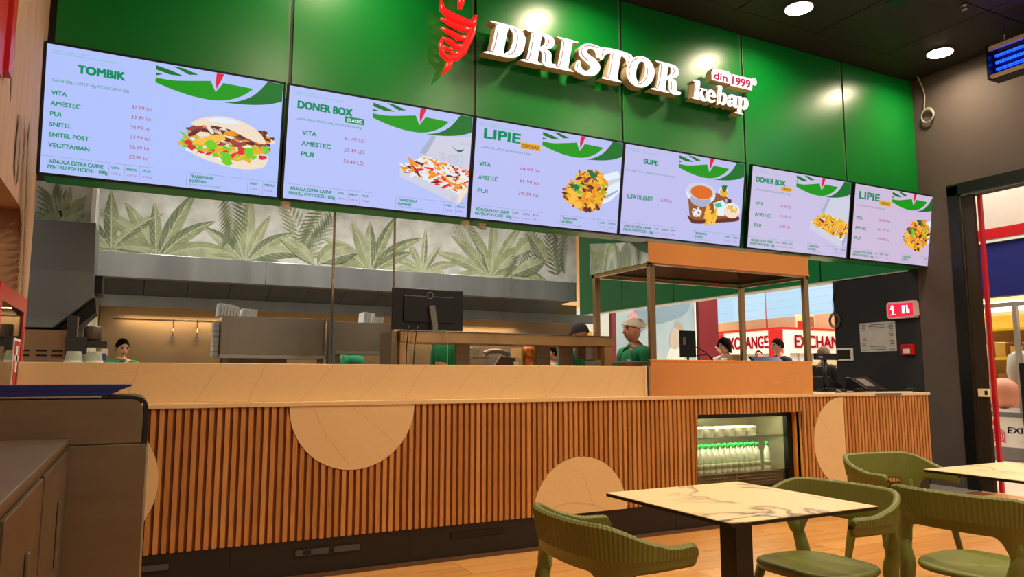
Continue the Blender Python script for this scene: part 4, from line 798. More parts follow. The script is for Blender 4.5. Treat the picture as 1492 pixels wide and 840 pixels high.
def chair(label, loc, rz):
    """tub chair facing local +x: fluted wrap-around band, four splayed legs, dished seat"""
    t = thing('tub_chair', label, 'chair', loc, rz, 'olive tub chairs')
    N = 280; path = []
    for i in range(N+1):
        u = i/N*2-1                     # -1 right arm tip ... 1 left arm tip
        ph = abs(u)*1.52; s_ = 1 if u > 0 else -1
        if ph <= 1: a = ph*PI/2; x_, y_ = -.180*math.cos(a)**.75, .278*math.sin(a)**.8
        else: q = (ph-1)/.52; x_, y_ = .178*q, .278-.022*q*q
        path.append((x_, s_*y_, ph))
    arc = [0.0]
    for i in range(1, N+1): arc.append(arc[-1]+math.hypot(path[i][0]-path[i-1][0], path[i][1]-path[i-1][1]))
    LI = [min(range(N+1), key=lambda i: math.hypot(path[i][0]+.140, path[i][1]-s_*.235)) for s_ in (-1, 1)]
    m = MB(); R = []
    for i, (x_, y_, ph) in enumerate(path):
        p0 = path[max(i-1, 0)]; p1 = path[min(i+1, N)]; tx, ty = p1[0]-p0[0], p1[1]-p0[1]; L_ = math.hypot(tx, ty) or 1
        nx, ny = -ty/L_, tx/L_
        if nx*x_+ny*y_ < 0 and ph < 1.3: nx, ny = -nx, -ny
        if ph >= 1.3: nx, ny = 0, (1 if y_ > 0 else -1)
        k = min(1, max(0, (ph-.45)/.80)); k = k*k*(3-2*k)
        top = .765-.076*k; bot = .608+.006*k; mid = .652-.002*k
        e = (1.52-ph)/.07; 
        if e < 1: q = math.sqrt(max(0, 1-(1-e)**2)); c_ = (top*.45+bot*.55); top = c_+(top-c_)*max(q, .25); bot = c_+(bot-c_)*max(q, .12); mid = min(max(mid, bot+.004), top-.004)
        fl = .0026 if (i//2) % 2 else 0.0; lean = .026*(1-k*.6); th = .011
        dl = min(abs(arc[i]-arc[q_]) for q_ in LI); tg = 1.0 if dl < .027 else max(0, 1-(dl-.027)/.06)**2.2
        b0 = bot; bot -= .085*tg
        def pt(z, off): 
            l_ = lean*max(-.12, (z-b0)/.16); off += math.copysign(.011*tg*max(0, min(1, (.63-z)/.06)), off) ; return (x_+nx*(off+l_), y_+ny*(off+l_), z)
        R.append([pt(bot, th*.6), pt(bot+.012, th), pt(mid-.004, th), pt(mid, th+.003+fl), pt(top-.012, th+.003+fl), pt(top-.003-fl*.6, th*.5+fl), pt(top-.003-fl*.6, -th*.5), pt(top-.012, -th-fl*.5), pt(mid, -th-fl*.5), pt(mid-.004, -th), pt(bot+.012, -th), pt(bot, -th*.6)])
    n = len(R[0])
    for ring in R: m.v += ring
    for i in range(N):
        for j in range(n):
            q = (j+1) % n; m.f.append((i*n+j, i*n+q, (i+1)*n+q, (i+1)*n+j)); m.m.append(0); m.sm.append(j not in (3, 4, 7))
    m.f.append(tuple(range(n-1, -1, -1))); m.f.append(tuple(N*n+j for j in range(n))); m.m += [0, 0]; m.sm += [False, False]
    m.build('backrest', M_ch, t, local=True)
    # seat
    m = MB(); S = 40; rings = []
    for (rx, ry, z) in ((.0, .0, .446), (.09, .09, .446), (.165, .165, .450), (.198, .200, .455), (.208, .212, .452), (.212, .216, .440), (.205, .208, .424), (.18, .18, .420), (.0, .0, .420)):
        rg = []
        for j in range(S):
            a = 2*PI*j/S; c_, s_ = math.cos(a), math.sin(a); e = .62
            rg.append((.035+math.copysign(abs(c_)**e, c_)*rx, math.copysign(abs(s_)**e, s_)*ry*(1.0 if c_ > 0 else 1-.10*abs(c_)), z+(.006*c_ if z > .43 else 0)))
        rings.append(rg)
    for rg in rings: m.v += rg
    for i in range(len(rings)-1):
        for j in range(S):
            q = (j+1) % S; m.f.append((i*S+j, (i+1)*S+j, (i+1)*S+q, i*S+q)); m.m.append(0); m.sm.append(True)
    m.build('seat', M_ch, t, local=True)
    for s_ in (-1, 1):
        lx, ly, _ = path[LI[0] if s_ < 0 else LI[1]]
        m = MB(); P_ = catmull([(lx, ly, .60), (lx, ly, .57), (lx, ly*.985, .54), (-.138, s_*.220, .50), (-.142, s_*.206, .43), (-.16, s_*.214, .30), (-.205, s_*.25, 0)], 4, False)
        rr = [min(.0255, .0255-.009*max(0, (z-.56)/.04))+.006*max(0, 1-abs(z-.44)/.10) if z > .3 else .013+.0125*z/.3 for _, _, z in P_]
        k0 = len(m.v); m.tube(P_, rr, 12)
        # widen along the band, keep thin across it
        for i in range(k0, len(m.v)):
            x_, y_, z_ = m.v[i]
            if z_ > 9:
                ux, uy = .62, s_*.78; cxx, cyy = -.133, s_*.228; dx, dy = x_-cxx, y_-cyy; al = dx*ux+dy*uy; pr_x, pr_y = dx-al*ux, dy-al*uy; f_ = .42+.58*max(0, min(1, (.585-z_)/.05)); m.v[i] = (cxx+al*ux+pr_x*f_, cyy+al*uy+pr_y*f_, z_)
        m.build('leg', M_ch, t, local=True)
        m = MB(); m.tube([(.165, s_*.175, .435), (.185, s_*.19, .36), (.235, s_*.235, 0)], [.022, .018, .0115], 12); m.build('leg', M_ch, t, local=True)
    return t
c0 = chair('olive tub chair seen from behind at bottom centre, left of the near table', (1.485, 2.19, 0), math.radians(-2))
dup_tree(c0, (2.60, 2.24, 0), math.radians(184), 'olive tub chair facing left behind the near marble-look table')
dup_tree(c0, (3.12, 1.92, 0), math.radians(4), 'large olive tub chair in the right foreground, its back to the camera')
dup_tree(c0, (3.97, 2.86, 0), math.radians(-98), 'olive tub chair farthest away, in front of the slatted counter end')
# ================================================================== KITCHEN
HX0, HX1 = -.46, 6.0
hd = thing('extraction_hood', 'long stainless steel extraction hood below the leaf wallpaper', 'hood', (2.8, 9.6, 2.0))
for a, b in zip((HX0, 1.40, 3.80), (1.40, 3.80, HX1)):
    m = MB(); m.prism([(9.60, 2.365), (9.60, 2.655), (9.615, 2.655), (9.615, 2.38), (9.75, 2.38), (9.75, 2.365)], 'yz', a+.003, b-.003); m.build('panel', M_steelh, hd, bevel=.002)
M_filt = mat('filter_steel', (84, 88, 90), .4, .15, var=.15, scale=4, stretch=(1, 1, 1))
nf = 13; wf_ = (HX1-HX0)/nf
for i in range(nf):
    a = HX0+wf_*i; m = MB(); m.prism([(9.76, 2.42), (10.40, 2.235), (10.41, 2.25), (9.77, 2.435)], 'yz', a+.004, a+wf_-.004)
    m.build('filter', M_filt, hd)
m = MB(); m.prism([(10.40, 2.09), (10.40, 2.232), (10.42, 2.232), (10.42, 2.18), (10.94, 2.18), (10.94, 2.165), (10.435, 2.165), (10.435, 2.09)], 'yz', HX0, HX1+.85); m.build('rear_channel', M_steelh, hd)
m = MB(); m.box(HX0, HX1, 9.62, 10.95, 2.44, 2.63); m.build('casing', M_steelg, hd)
m = MB(); m.box(HX1-.01, HX1+.01, 9.60, 10.95, 2.365, 2.655); m.build('end_cheek', M_steelh, hd)
m = MB(); m.box(HX0, HX1+.85, 10.95, 11.0, .0, 2.45); structure(m.build('trim_splashback', mat('splash_steel', (170, 150, 122), .36, .9, var=.12, scale=1.2, rvar=.1)))
m = MB(); m.box(HX0+.1, HX1-.1, 10.44, 10.47, 2.10, 2.12); tag(m.build('strip_light', emis('warm_strip', (255, 190, 110), 1.6), None, loc=(2.8, 10.5, 2.05)), 'long warm strip light under the rear edge of the extraction hood', 'lamp')
ut = thing('utensil_rail', 'steel utensil rail on the kitchen splashback', 'rail', (.6, 10.92, 1.95)); m = MB(); m.tube([(-.3, 10.92, 1.97), (2.2, 10.92, 1.97)], .008, 6); m.build('rod', M_steel, ut)
for i, x_ in enumerate((.42, .72, 1.0)):
    m = MB(); m.tube([(x_, 10.905, 1.985), (x_, 10.90, 1.80), (x_, 10.90, 1.74)], [.006, .006, .01], 6); m.box(x_-.025, x_+.025, 10.89, 10.90, 1.68, 1.75); tag(m.build('utensil', M_steel, None, loc=(x_, 10.9, 1.9)), 'steel utensil hanging %s on the kitchen rail' % ('leftmost', 'in the middle', 'rightmost')[i], 'utensil', 'utensils on the rail')
# left: grey oven hood block, oven, drink machine
t = thing('oven_hood', 'large dark grey slanted oven hood at the far left of the kitchen', 'hood', (-.5, 6.5, 1.6))
m = MB(); m.prism([(-1.0, 1.575), (-.57, 1.58), (-.32, 1.83), (-.335, 2.40), (-1.0, 2.385)], 'xz', 6.45, 6.98); m.build('casing', M_steelg, t, bevel=.004)
m = MB(); m.prism([(-.535, 1.59), (-.50, 1.56), (-.455, 1.56), (-.30, 1.72), (-.315, 1.83)], 'xz', 6.60, 6.95); m.build('filter_box', M_black, t)
m = MB(); m.box(-.325, -.27, 6.55, 6.9, 1.86, 2.0); m.build('bracket', M_dark, t)
t = thing('deck_oven', 'brushed steel deck oven below the grey oven hood', 'oven', (-.65, 6.45, .7))
m = MB(); m.box(-.95, -.47, 6.4, 6.9, .9, 1.56); m.build('body', mat('oven_steel', (170, 140, 108), .34, .9, var=.06, scale=2, stretch=(1, 1, 10)), t)
for z_ in (1.40, 1.365):
    for x_ in (-.77, -.66, -.56): m = MB(); m.box(x_, x_+.07, 6.396, 6.4, z_, z_+.012); m.build('vent_slot', M_black, t)
m = MB(); m.box(-.85, -.465, 6.39, 6.4, 1.33, 1.345); m.build('ledge', M_steel, t)
m = MB(); m.box(-.85, -.47, 6.4, 6.9, 0, .9); m.build('stand', M_dark, t)
t = thing('drink_machine', 'black and grey drinks machine beside the deck oven', 'machine', (-.35, 6.2, 1.3))
M_mc = mat('machine_grey', (58, 60, 60), .4, .4)
m = MB(); m.box(-.465, -.40, 6.25, 6.39, 1.0, 1.66); m.box(-.465, -.33, 6.18, 6.3, 1.38, 1.50); m.build('body', M_mc, t)
m = MB(); m.box(-.33, -.20, 6.22, 6.34, 1.43, 1.475); m.build('arm', M_mc, t); m = MB(); m.lathe([(.055, 0), (.06, .02), (.06, .10), (.05, .11)], (-.30, 6.33, 1.48), 16, axis='z'); m.build('hopper', mat('hopper_brown', (86, 70, 60), .4), t)
m = MB(); m.box(-.235, -.19, 6.2, 6.215, 1.37, 1.42); m.box(-.225, -.20, 6.198, 6.2, 1.335, 1.385, 1); m.build('tag', [M_white, mat('tag_blue', (60, 80, 170), .4)], t)
m = MB(); m.tube([(-.42, 6.2, 1.36), (-.45, 6.18, 1.28), (-.45, 6.18, 1.1)], .02, 8); m.build('spout', M_steel, t)
m = MB(); m.box(-.46, .1, 6.0, 6.4, .0, 1.0); tag(m.build('prep_table', M_steeld, None, loc=(-.3, 6.3, 0)), 'steel prep table under the drinks machine', 'table')
cpm = mat('cup_print', (214, 204, 150), .4, var=.3, scale=30, col2=(150, 190, 200))
for i, x_ in enumerate((-.40, -.272)):
    c_ = thing('cup_stack', 'inverted stack of printed paper cups, the %s of two beside the drinks machine' % ('left', 'right')[i], 'cups', (x_, 6.1, 1.0), 0, 'cup stacks')
    m = MB(); 
    m.lathe([(.060, 0), (.060, .30), (.058, .31), (.046, .39), (.046, .395)], (x_, 6.1, 1.0), 14); m.build('cup_wall', cpm, c_)
    m = MB(); m.lathe([(.0615, .30), (.0585, .33)], (x_, 6.1, 1.0), 14); m.build('rim', M_white, c_)
# rods hanging from the fascia
for i, (x_, zt) in enumerate(((1.475, 1.28), (2.02, 1.62))):
    m = MB(); m.tube([(x_, 6.3, zt), (x_, 6.3, CZ)], .011, 8); tag(m.build('steel_rod', M_steel, None, loc=(x_, 6.3, 2)), 'thin vertical steel rod, %s over the kitchen pass' % ('the longer one left of the monitor', 'the shorter one directly behind the monitor'), 'rod') if False else tag(m.build('steel_rod', M_steel, None, loc=(x_, 6.3, 2)), ('thin vertical steel rod reaching down left of the holding cabinets joint', 'thin vertical steel rod directly behind the left edge of the monitor')[i], 'rod')
# holding cabinets with white boxes on top
for k_, (xa, xb, za, zb, lb) in enumerate(((.66, 1.585, 1.41, 1.755, 'wider steel holding cabinet left of the thin rod'), (1.665, 2.26, 1.46, 1.735, 'narrower steel holding cabinet left of the monitor'))):
    t = thing('holding_cabinet', lb, 'cabinet', (xa, 7.0, 0), 0, 'steel holding cabinets')
    if k_ == 0: m = MB(); m.box(.68, 1.27, 7.2, 7.25, .9, 1.378); m.build('back_panel', M_steeld, t)
    m = MB(); m.box(xa, xb, 7.0, 7.45, za, zb); m.build('body', mat('cabinet_steel', (150, 140, 126), .3, .95, var=.12, scale=1.4, stretch=(2, 1, .5), rvar=.08), t, bevel=.004)
    m = MB(); m.box(xa-.005, xb+.005, 6.97, 7.46, za-.03, za); m.build('shelf', M_steel, t)
    for x_ in (xa+.02, xb-.06): 
        m = MB(); m.box(x_, x_+.05, 7.02, 7.07, 0, za-.03); m.build('leg', M_steeld, t)
m = MB(); m.box(1.595, 1.655, 6.9, 7.0, 0, 1.75); tag(m.build('steel_post', M_steelg, None, loc=(1.62, 6.95, 0)), 'square grey steel post between the two holding cabinets', 'post')
M_pap = mat('white_card', (226, 232, 232), .7, var=.03)
for i, (xa, xb, za, zb, lb) in enumerate(((.625, .815, 1.757, 1.872, 'tilted stack of white cardboard sleeves at the left end of the wide cabinet'), (.83, .965, 1.757, 1.832, 'smaller stack of white cardboard sleeves on the wide cabinet'), (1.96, 2.07, 1.737, 1.845, 'upright white paper stack on the narrow cabinet'), (2.03, 2.15, 1.737, 1.80, 'lower white paper stack in front on the narrow cabinet'))):
    m = MB(); n_ = 7
    for q in range(n_):
        h_ = (zb-za)*(1-.35*(q/n_)**2 if i == 0 else 1-.12*q/n_); x_ = xa+(xb-xa)*q/n_; m.prism([(x_, za), (x_+(xb-xa)/n_*.82, za), (x_+(xb-xa)/n_*.82+.01, za+h_), (x_+.01, za+h_)], 'xz', 7.05-(.04 if i == 3 else 0), 7.25-(.18 if i == 3 else 0))
    tag(m.build('cardboard_stack', M_pap, None, loc=(xa, 7.1, za)), lb, 'boxes', 'white card stacks')
m = MB()
for q in range(7): m.box(.605, .653, 7.12, 7.32, 1.40+.045*q, 1.44+.045*q)
tag(m.build('cardboard_stack', M_pap, None, loc=(.6, 7.15, 1.4)), 'narrow column of white cardboard sleeves down the left side of the wide cabinet', 'boxes', 'white card stacks')
# pass shelf, monitor
t = thing('pass_shelf', 'tall steel pass shelf standing behind the stone upstand', 'shelf', (2.6, 5.3, 0))
M_pass = mat('warm_steel', (196, 158, 112), .3, .95, var=.12, scale=1.6, stretch=(3, 1, 1), rvar=.08)
m = MB(); m.box(1.71, 3.585, 5.15, 5.50, 1.468, 1.548); m.build('beam', M_pass, t, bevel=.003)
m = MB(); m.box(1.71, 3.585, 5.13, 5.52, 1.549, 1.553); m.build('top_sheet', M_steel, t)
for x_ in (1.71, 3.50):
    m = MB(); m.box(x_, x_+.075, 5.16, 5.22, 1.0625, 1.467); m.build('leg', M_pass, t)
for x_ in (2.26, 2.99, 3.225):
    m = MB(); m.box(x_, x_+.115, 5.40, 5.44, 1.0625, 1.467); m.build('leg', M_steeld, t)
m = MB(); m.box(3.37, 3.52, 5.24, 5.42, 1.36, 1.467); m.build('bracket_box', M_steel, t)
m = MB(); m.box(1.66, 1.70, 5.2, 5.5, 1.0625, 1.545); m.build('side_sheet', M_steeld, t)
t = thing('monitor', 'black computer monitor seen from behind on the pass shelf', 'monitor', (1.97, 5.26, 1.553))
m = MB(); m.box(1.665, 2.235, 5.22, 5.245, 1.562, 1.875); m.box(1.75, 2.15, 5.205, 5.22, 1.62, 1.82); m.build('back_shell', M_black, t, bevel=.006)
m = MB(); m.lathe([(.026, 0), (.026, .002)], (1.955, 5.2025, 1.825), 20, axis='y'); lg = m.build('badge', mat('badge_grey', (140, 146, 156), .3), t)
m = MB(); m.lathe([(.0225, 0), (.0225, .0022)], (1.955, 5.2015, 1.825), 20, axis='y', mi=1); put_text(m, 'DELL', lambda x, y, k: (x, 5.2005, y), 1.938, 1.818, .013, .034, .03); m.build('logo', [mat('badge_light', (190, 196, 206), .3), M_black], lg)
m = MB(); m.prism([(1.94, 1.745), (1.985, 1.75), (2.01, 1.60), (1.965, 1.60)], 'xz', 5.175, 5.204); m.box(1.968, 2.008, 5.17, 5.24, 1.553, 1.61); m.box(1.90, 2.07, 5.16, 5.34, 1.5535, 1.56); m.build('stand', mat('stand_grey', (120, 116, 112), .3, .6), t)
for k_, pts in enumerate(([(1.80, 5.19, 1.575), (1.76, 5.115, 1.575), (1.74, 5.10, 1.40), (1.745, 5.11, 1.25), (1.74, 5.11, 1.08)], [(1.90, 5.19, 1.575), (1.83, 5.115, 1.575), (1.80, 5.10, 1.40), (1.79, 5.10, 1.08)], [(2.02, 5.16, 1.56), (2.05, 5.11, 1.54), (2.06, 5.10, 1.40), (2.055, 5.10, 1.08)])):
    m = MB(); m.tube(catmull(pts, 6, False), .004 if k_ < 2 else .0025, 6); tag(m.build('cable', M_black if k_ < 2 else cb, None, loc=pts[0]), ('black cable hanging leftmost from the monitor over the pass shelf leg', 'second black cable hanging from the monitor beside the shelf leg', 'thin grey cable hanging from the monitor stand')[k_], 'cable', 'monitor cables')
# things on the line behind the pass
t = thing('doner_spit', 'orange roasted meat cone on a vertical spit behind the pass shelf', 'food', (3.71, 6.9, .9))
m = MB(); r = random.Random(9); pf = [(.03, 0), (.06, .02)]+[(.070+.006*((i*7) % 3), .03+.029*i) for i in range(17)]+[(.055, .53)]; m.lathe(pf, (3.71, 6.9, 1.0), 20)
m.build('meat', mat('doner_meat', (236, 140, 40), .45, var=.5, scale=28, bump=1.0, col2=(170, 66, 12)), t); m = MB(); m.tube([(3.71, 6.9, .9), (3.71, 6.9, 1.58)], .008, 8); m.build('spit', M_steel, t)
t = thing('spit_grill', 'upright steel grill heater beside the meat cone', 'grill', (3.88, 7.0, .9)); m = MB(); m.box(3.83, 3.95, 6.85, 7.1, .9, 1.53); m.build('heater', M_steeld, t); m = MB(); m.box(3.60, 3.62, 6.85, 7.1, .9, 1.52); m.build('side_frame', mat('glow_steel', (230, 190, 130), .3, .6), t)
m = MB(); m.box(2.32, 5.25, 6.7, 7.3, .0, .9); tag(m.build('work_counter', M_steeld, None, loc=(3.9, 7, 0)), 'long steel work counter behind the pass shelf', 'counter')
m = MB(); m.prism([(3.0, 0), (3.36, 0), (3.36, 1.28), (3.32, 1.40), (3.16, 1.42), (3.06, 1.28)], 'xz', 6.45, 6.69); tag(m.build('warmer_box', mat('warmer_brown', (110, 88, 66), .35, .8), None, loc=(3.2, 6.6, 0), bevel=.01), 'rounded brown steel warmer box seen under the pass shelf', 'machine')
m = MB(); m.box(2.92, 3.56, 6.9, 7.2, 1.40, 1.415); m.box(2.93, 2.95, 7.1, 7.12, .9, 1.40); m.box(3.53, 3.55, 7.1, 7.12, .9, 1.40); tag(m.build('wire_shelf', M_steel, None, loc=(2.9, 7, 1.35)), 'steel shelf above the warmer box', 'shelf')
m = MB(); r = random.Random(5)
for q in range(5): m.tube([(2.93+.01*q, 6.95, 1.426+.02*q), (3.05, 6.95, 1.430+.02*q), (3.14+.01*q, 6.95, 1.426+.02*q)], .0095, 6, flat=.7)
tag(m.build('foil_sheets', mat('foil', (206, 212, 204), .3, .7, bump=.6, scale=20), None, loc=(3.0, 6.95, 1.41)), 'folded pale foil sheets on the steel shelf', 'foil')
m = MB(); m.tube(catmull([(3.22, 6.97, 1.447), (3.30, 6.96, 1.475), (3.40, 6.96, 1.475), (3.52, 6.97, 1.445)], 4, False), [.03]*12+[.03], 10); tag(m.build('foil_roll', mat('foil_brown', (150, 132, 118), .35, .6, var=.3, scale=30), None, loc=(3.35, 6.97, 1.43)), 'crumpled silver roll lying on the steel shelf', 'roll')
m = MB(); m.box(3.30, 3.355, 6.438, 6.449, 1.18, 1.36); m.box(3.305, 3.35, 6.436, 6.438, 1.24, 1.30, 1); tag(m.build('card_tag', [M_white, mat('tag_blue2', (90, 120, 170), .5)], None, loc=(3.33, 6.44, 1.2)), 'small white and blue card on the warmer box left of the meat cone', 'tag')
m = MB(); m.box(3.66, 5.3, 5.72, 5.95, 0, 1.30, 0); m.box(3.66, 5.3, 5.70, 5.72, 1.28, 1.36, 1); tag(m.build('glazed_bar', [M_dark, M_steel], None, loc=(4.4, 5.8, 0)), 'dark low bar with steel rim behind the copper grill station', 'counter')
# copper grill station on the counter
t = thing('copper_grill_station', 'copper-clad grill station with steel posts and overhead hood on the counter', 'station', (4.55, 5.1, 1.062))
X0, X1, Y0_, Y1_ = 3.645, 5.45, 4.715, 5.56
m = MB(); m.box(X0, X1, Y0_, Y0_+.015, 1.063, 1.335); m.build('front_panel', M_copper, t, bevel=.002)
m = MB(); m.box(X0, X0+.015, Y0_+.015, Y1_, 1.063, 1.335); m.box(X1-.015, X1, Y0_+.015, Y1_, 1.063, 1.335); m.box(X0+.015, X1-.015, Y1_-.015, Y1_, 1.063, 1.2); m.box(X0+.015, X1-.015, Y0_+.015, Y1_-.015, 1.063, 1.08); m.build('side_panels', M_steel, t)
m = MB(); m.box(X0, X1, Y0_-.004, Y0_+.03, 1.335, 1.352); m.build('front_rim', M_copper, t, bevel=.002)
for x_, y_ in ((X0, Y0_), (X1-.055, Y0_), (X0, Y1_-.05), (X1-.055, Y1_-.05)):
    m = MB(); m.box(x_, x_+.055, y_, y_+.04, 1.352, 2.115); m.build('post', mat('post_steel', (196, 160, 118), .22, 1.0, var=.05), t, bevel=.003)
m = MB(); m.box(X0-.01, X1, Y0_-.01, Y0_, 2.14, 2.30); m.box(X0-.01, X1+.005, Y0_-.015, Y0_+.02, 2.128, 2.14); hf = m.build('hood_front', M_copper, t)
M_mir = mat('rippled_mirror', (216, 222, 214), .06, 1.0, var=.02, scale=2.6, bump=5.0, detail=0)
m = MB(); m.prism([(Y0_, 2.13), (Y1_+.01, 2.13), (Y1_+.01, 2.42), (Y0_, 2.295)], 'yz', X0-.01, X0); m.build('hood_side', M_mir, t)
m = MB(); m.box(X0, X1, Y0_, Y0_+.03, 2.115, 2.128); m.box(X0, X1, Y1_-.03, Y1_, 2.10, 2.128); m.box(X0, X0+.03, Y0_, Y1_, 2.10, 2.128); m.box(X1-.03, X1, Y0_, Y1_, 2.10, 2.128); m.build('hood_frame', M_pass, t)
m = MB(); m.poly([(X0, Y0_, 2.14), (X1, Y0_, 2.14), (X1-.35, 5.0, 2.33), (X0+.35, 5.0, 2.33)], 0); m.poly([(X0, Y1_, 2.14), (X0+.35, 5.3, 2.33), (X1-.35, 5.3, 2.33), (X1, Y1_, 2.14)], 0)
m.poly([(X0, Y0_, 2.14), (X0+.35, 5.0, 2.33), (X0+.35, 5.3, 2.33), (X0, Y1_, 2.14)], 0); m.poly([(X1, Y0_, 2.14), (X1, Y1_, 2.14), (X1-.35, 5.3, 2.33), (X1-.35, 5.0, 2.33)], 0); m.box(X0+.35, X1-.35, 5.0, 5.3, 2.33, 2.335)
m.build('hood_inside', mat('smoked_steel', (96, 70, 52), .4, .8, var=.2, scale=3), t)
m = MB(); m.box(X1-.001, X1+.005, Y0_, Y1_, 2.14, 2.30); m.box(X0, X1, Y0_+.02, 5.30, 2.30, 2.31); m.build('hood_top', mat('hood_top_brown', (120, 92, 58), .5, .4), t)
# till corner
t = thing('customer_display', 'small black customer display on a pole at the till', 'display', (6.3, 5.3, 1.062))
m = MB(); m.box(6.16, 6.50, 5.28, 5.31, 1.385, 1.452); m.build('screen_bar', M_black, t, bevel=.004); m = MB(); m.tube([(6.32, 5.31, 1.063), (6.32, 5.31, 1.39)], .022, 10); m.build('pole', M_black, t)
m = MB(); m.box(6.20, 6.26, 5.2785, 5.28, 1.405, 1.425); m.build('readout', emis('readout', (120, 120, 118), .6), t); m = MB(); m.box(6.22, 6.42, 5.22, 5.40, 1.0625, 1.075); m.build('foot', M_black, t)
m = MB(); m.prism([(5.98, 1.063), (6.74, 1.063), (6.70, 1.12), (6.52, 1.215), (6.12, 1.215), (5.98, 1.19)], 'xz', 5.42, 5.60); tag(m.build('cash_register', M_black, None, loc=(6.3, 5.5, 1.062), bevel=.008), 'low black till housing behind the customer display', 'till')
def reader(x_, y_, rz, colr, label):
    t = thing('card_reader', label, 'card reader', (x_, y_, 1.0625), rz, 'card readers by the till')
    m = MB(); m.prism([(-.04, 0), (.04, 0), (.036, .022), (-.036, .03)], 'yz', -.085, .085); b_ = m.build('body', M_black, t, local=True)
    m = MB(); m.box(.0, .07, -.028, .028, .028, .031); m.build('screen', mat('reader_%d%d%d' % colr, colr, .3), t, local=True)
    m = MB()
    for i in range(4):
        for j in range(3): m.box(-.075+i*.018, -.065+i*.018, -.024+j*.018, -.012+j*.018, .0265, .030)
    m.build('keys', mat('key_grey', (90, 92, 94), .5), t, local=True); return t
reader(6.10, 4.95, .5, (196, 190, 130), 'card reader with pale yellow screen nearest the copper station'); reader(6.40, 4.98, .5, (200, 192, 120), 'second card reader with pale yellow screen')
reader(6.78, 5.0, .4, (150, 40, 60), 'card reader with dark red screen'); reader(7.0, 4.86, .4, (60, 140, 90), 'card reader with green screen nearest the counter end')
t = thing('desk_terminal', 'black angled payment terminal at the end of the counter', 'terminal', (6.86, 5.25, 1.062))
m = MB(); m.prism([(5.14, 1.063), (5.40, 1.063), (5.40, 1.20), (5.34, 1.21), (5.14, 1.09)], 'yz', 6.72, 7.0); m.build('body', M_black, t, bevel=.006)
m = MB(); m.poly([(6.76, 5.175, 1.116), (6.90, 5.175, 1.116), (6.90, 5.30, 1.191), (6.76, 5.30, 1.191)]); m.build('keypad', mat('keypad', (110, 110, 108), .4), t)
for k_, pts in enumerate(([(5.98, 4.9, 1.068), (5.86, 4.8, 1.09), (5.9, 4.75, 1.068), (6.2, 4.78, 1.068), (6.9, 4.76, 1.068)], [(6.0, 5.2, 1.068), (6.15, 5.12, 1.10), (6.5, 5.1, 1.068), (6.7, 5.12, 1.068)])):
    m = MB(); m.tube(catmull(pts, 6, False), .004, 6); tag(m.build('cable', M_black if k_ else cb, None, loc=pts[0]), ('grey cable running along the counter in front of the card readers', 'black cable behind the card readers')[k_], 'cable')
# screens and clutter at the far till
t = thing('monitor', 'black till monitor seen side-on by the crimson column', 'monitor', (5.5, 6.5, 1.3)); m = MB(); m.xf(Matrix.Identity(4)); m.box(5.44, 5.66, 6.5, 6.53, 1.43, 1.73); m.build('back_shell', M_black, t, bevel=.005); m = MB(); m.box(5.47, 5.51, 6.497, 6.50, 1.57, 1.66); m.build('bracket', M_steelg, t); m = MB(); m.tube([(5.55, 6.515, 1.331), (5.55, 6.515, 1.45)], .014, 8); m.build('pole', M_black, t)
m = MB(); m.box(5.3, 7.4, 6.45, 6.95, 0, 1.33); tag(m.build('till_counter', M_dark, None, loc=(6, 6.7, 0)), 'black service till counter behind the copper station', 'counter')
t = thing('till_screen', 'low tilted till screen showing blue light', 'monitor', (7.0, 6.6, 1.33)); m = MB(); m.prism([(6.52, 1.34), (6.56, 1.335), (6.68, 1.455), (6.66, 1.46)], 'yz', 6.62, 7.12); m.build('shell', M_black, t); m = MB(); m.prism([(6.518, 1.345), (6.522, 1.345), (6.655, 1.452), (6.652, 1.455)], 'yz', 6.64, 7.10); m.build('display', emis('till_blue', (70, 90, 120), .6), t)
t = thing('card_box', 'small brown cardboard box on the till counter', 'box', (6.3, 6.6, 1.33)); m = MB(); m.box(6.25, 6.42, 6.55, 6.7, 1.331, 1.47); m.build('carton', mat('cardboard', (170, 124, 84), .8), t, bevel=.003)
t = thing('white_cup', 'white cup left of the small cardboard box', 'cup', (6.17, 6.6, 1.33)); m = MB(); m.lathe([(.03, 0), (.036, .10), (.034, .10)], (6.17, 6.6, 1.331), 14); m.build('body', M_white, t)
m = MB(); m.tube(catmull([(5.7, 6.6, 1.57), (5.85, 6.58, 1.50), (5.95, 6.58, 1.42), (6.02, 6.6, 1.335)], 5, False), .006, 6); m.tube(catmull([(5.7, 6.55, 1.45), (5.85, 6.53, 1.46), (5.95, 6.55, 1.40), (5.98, 6.57, 1.335)], 5, False), .006, 6); m.box(5.72, 5.95, 6.6, 6.68, 1.331, 1.40)
tag(m.build('cable_tangle', M_black, None, loc=(5.8, 6.6, 1.4)), 'tangle of black cables over a small printer by the till monitor', 'cables')
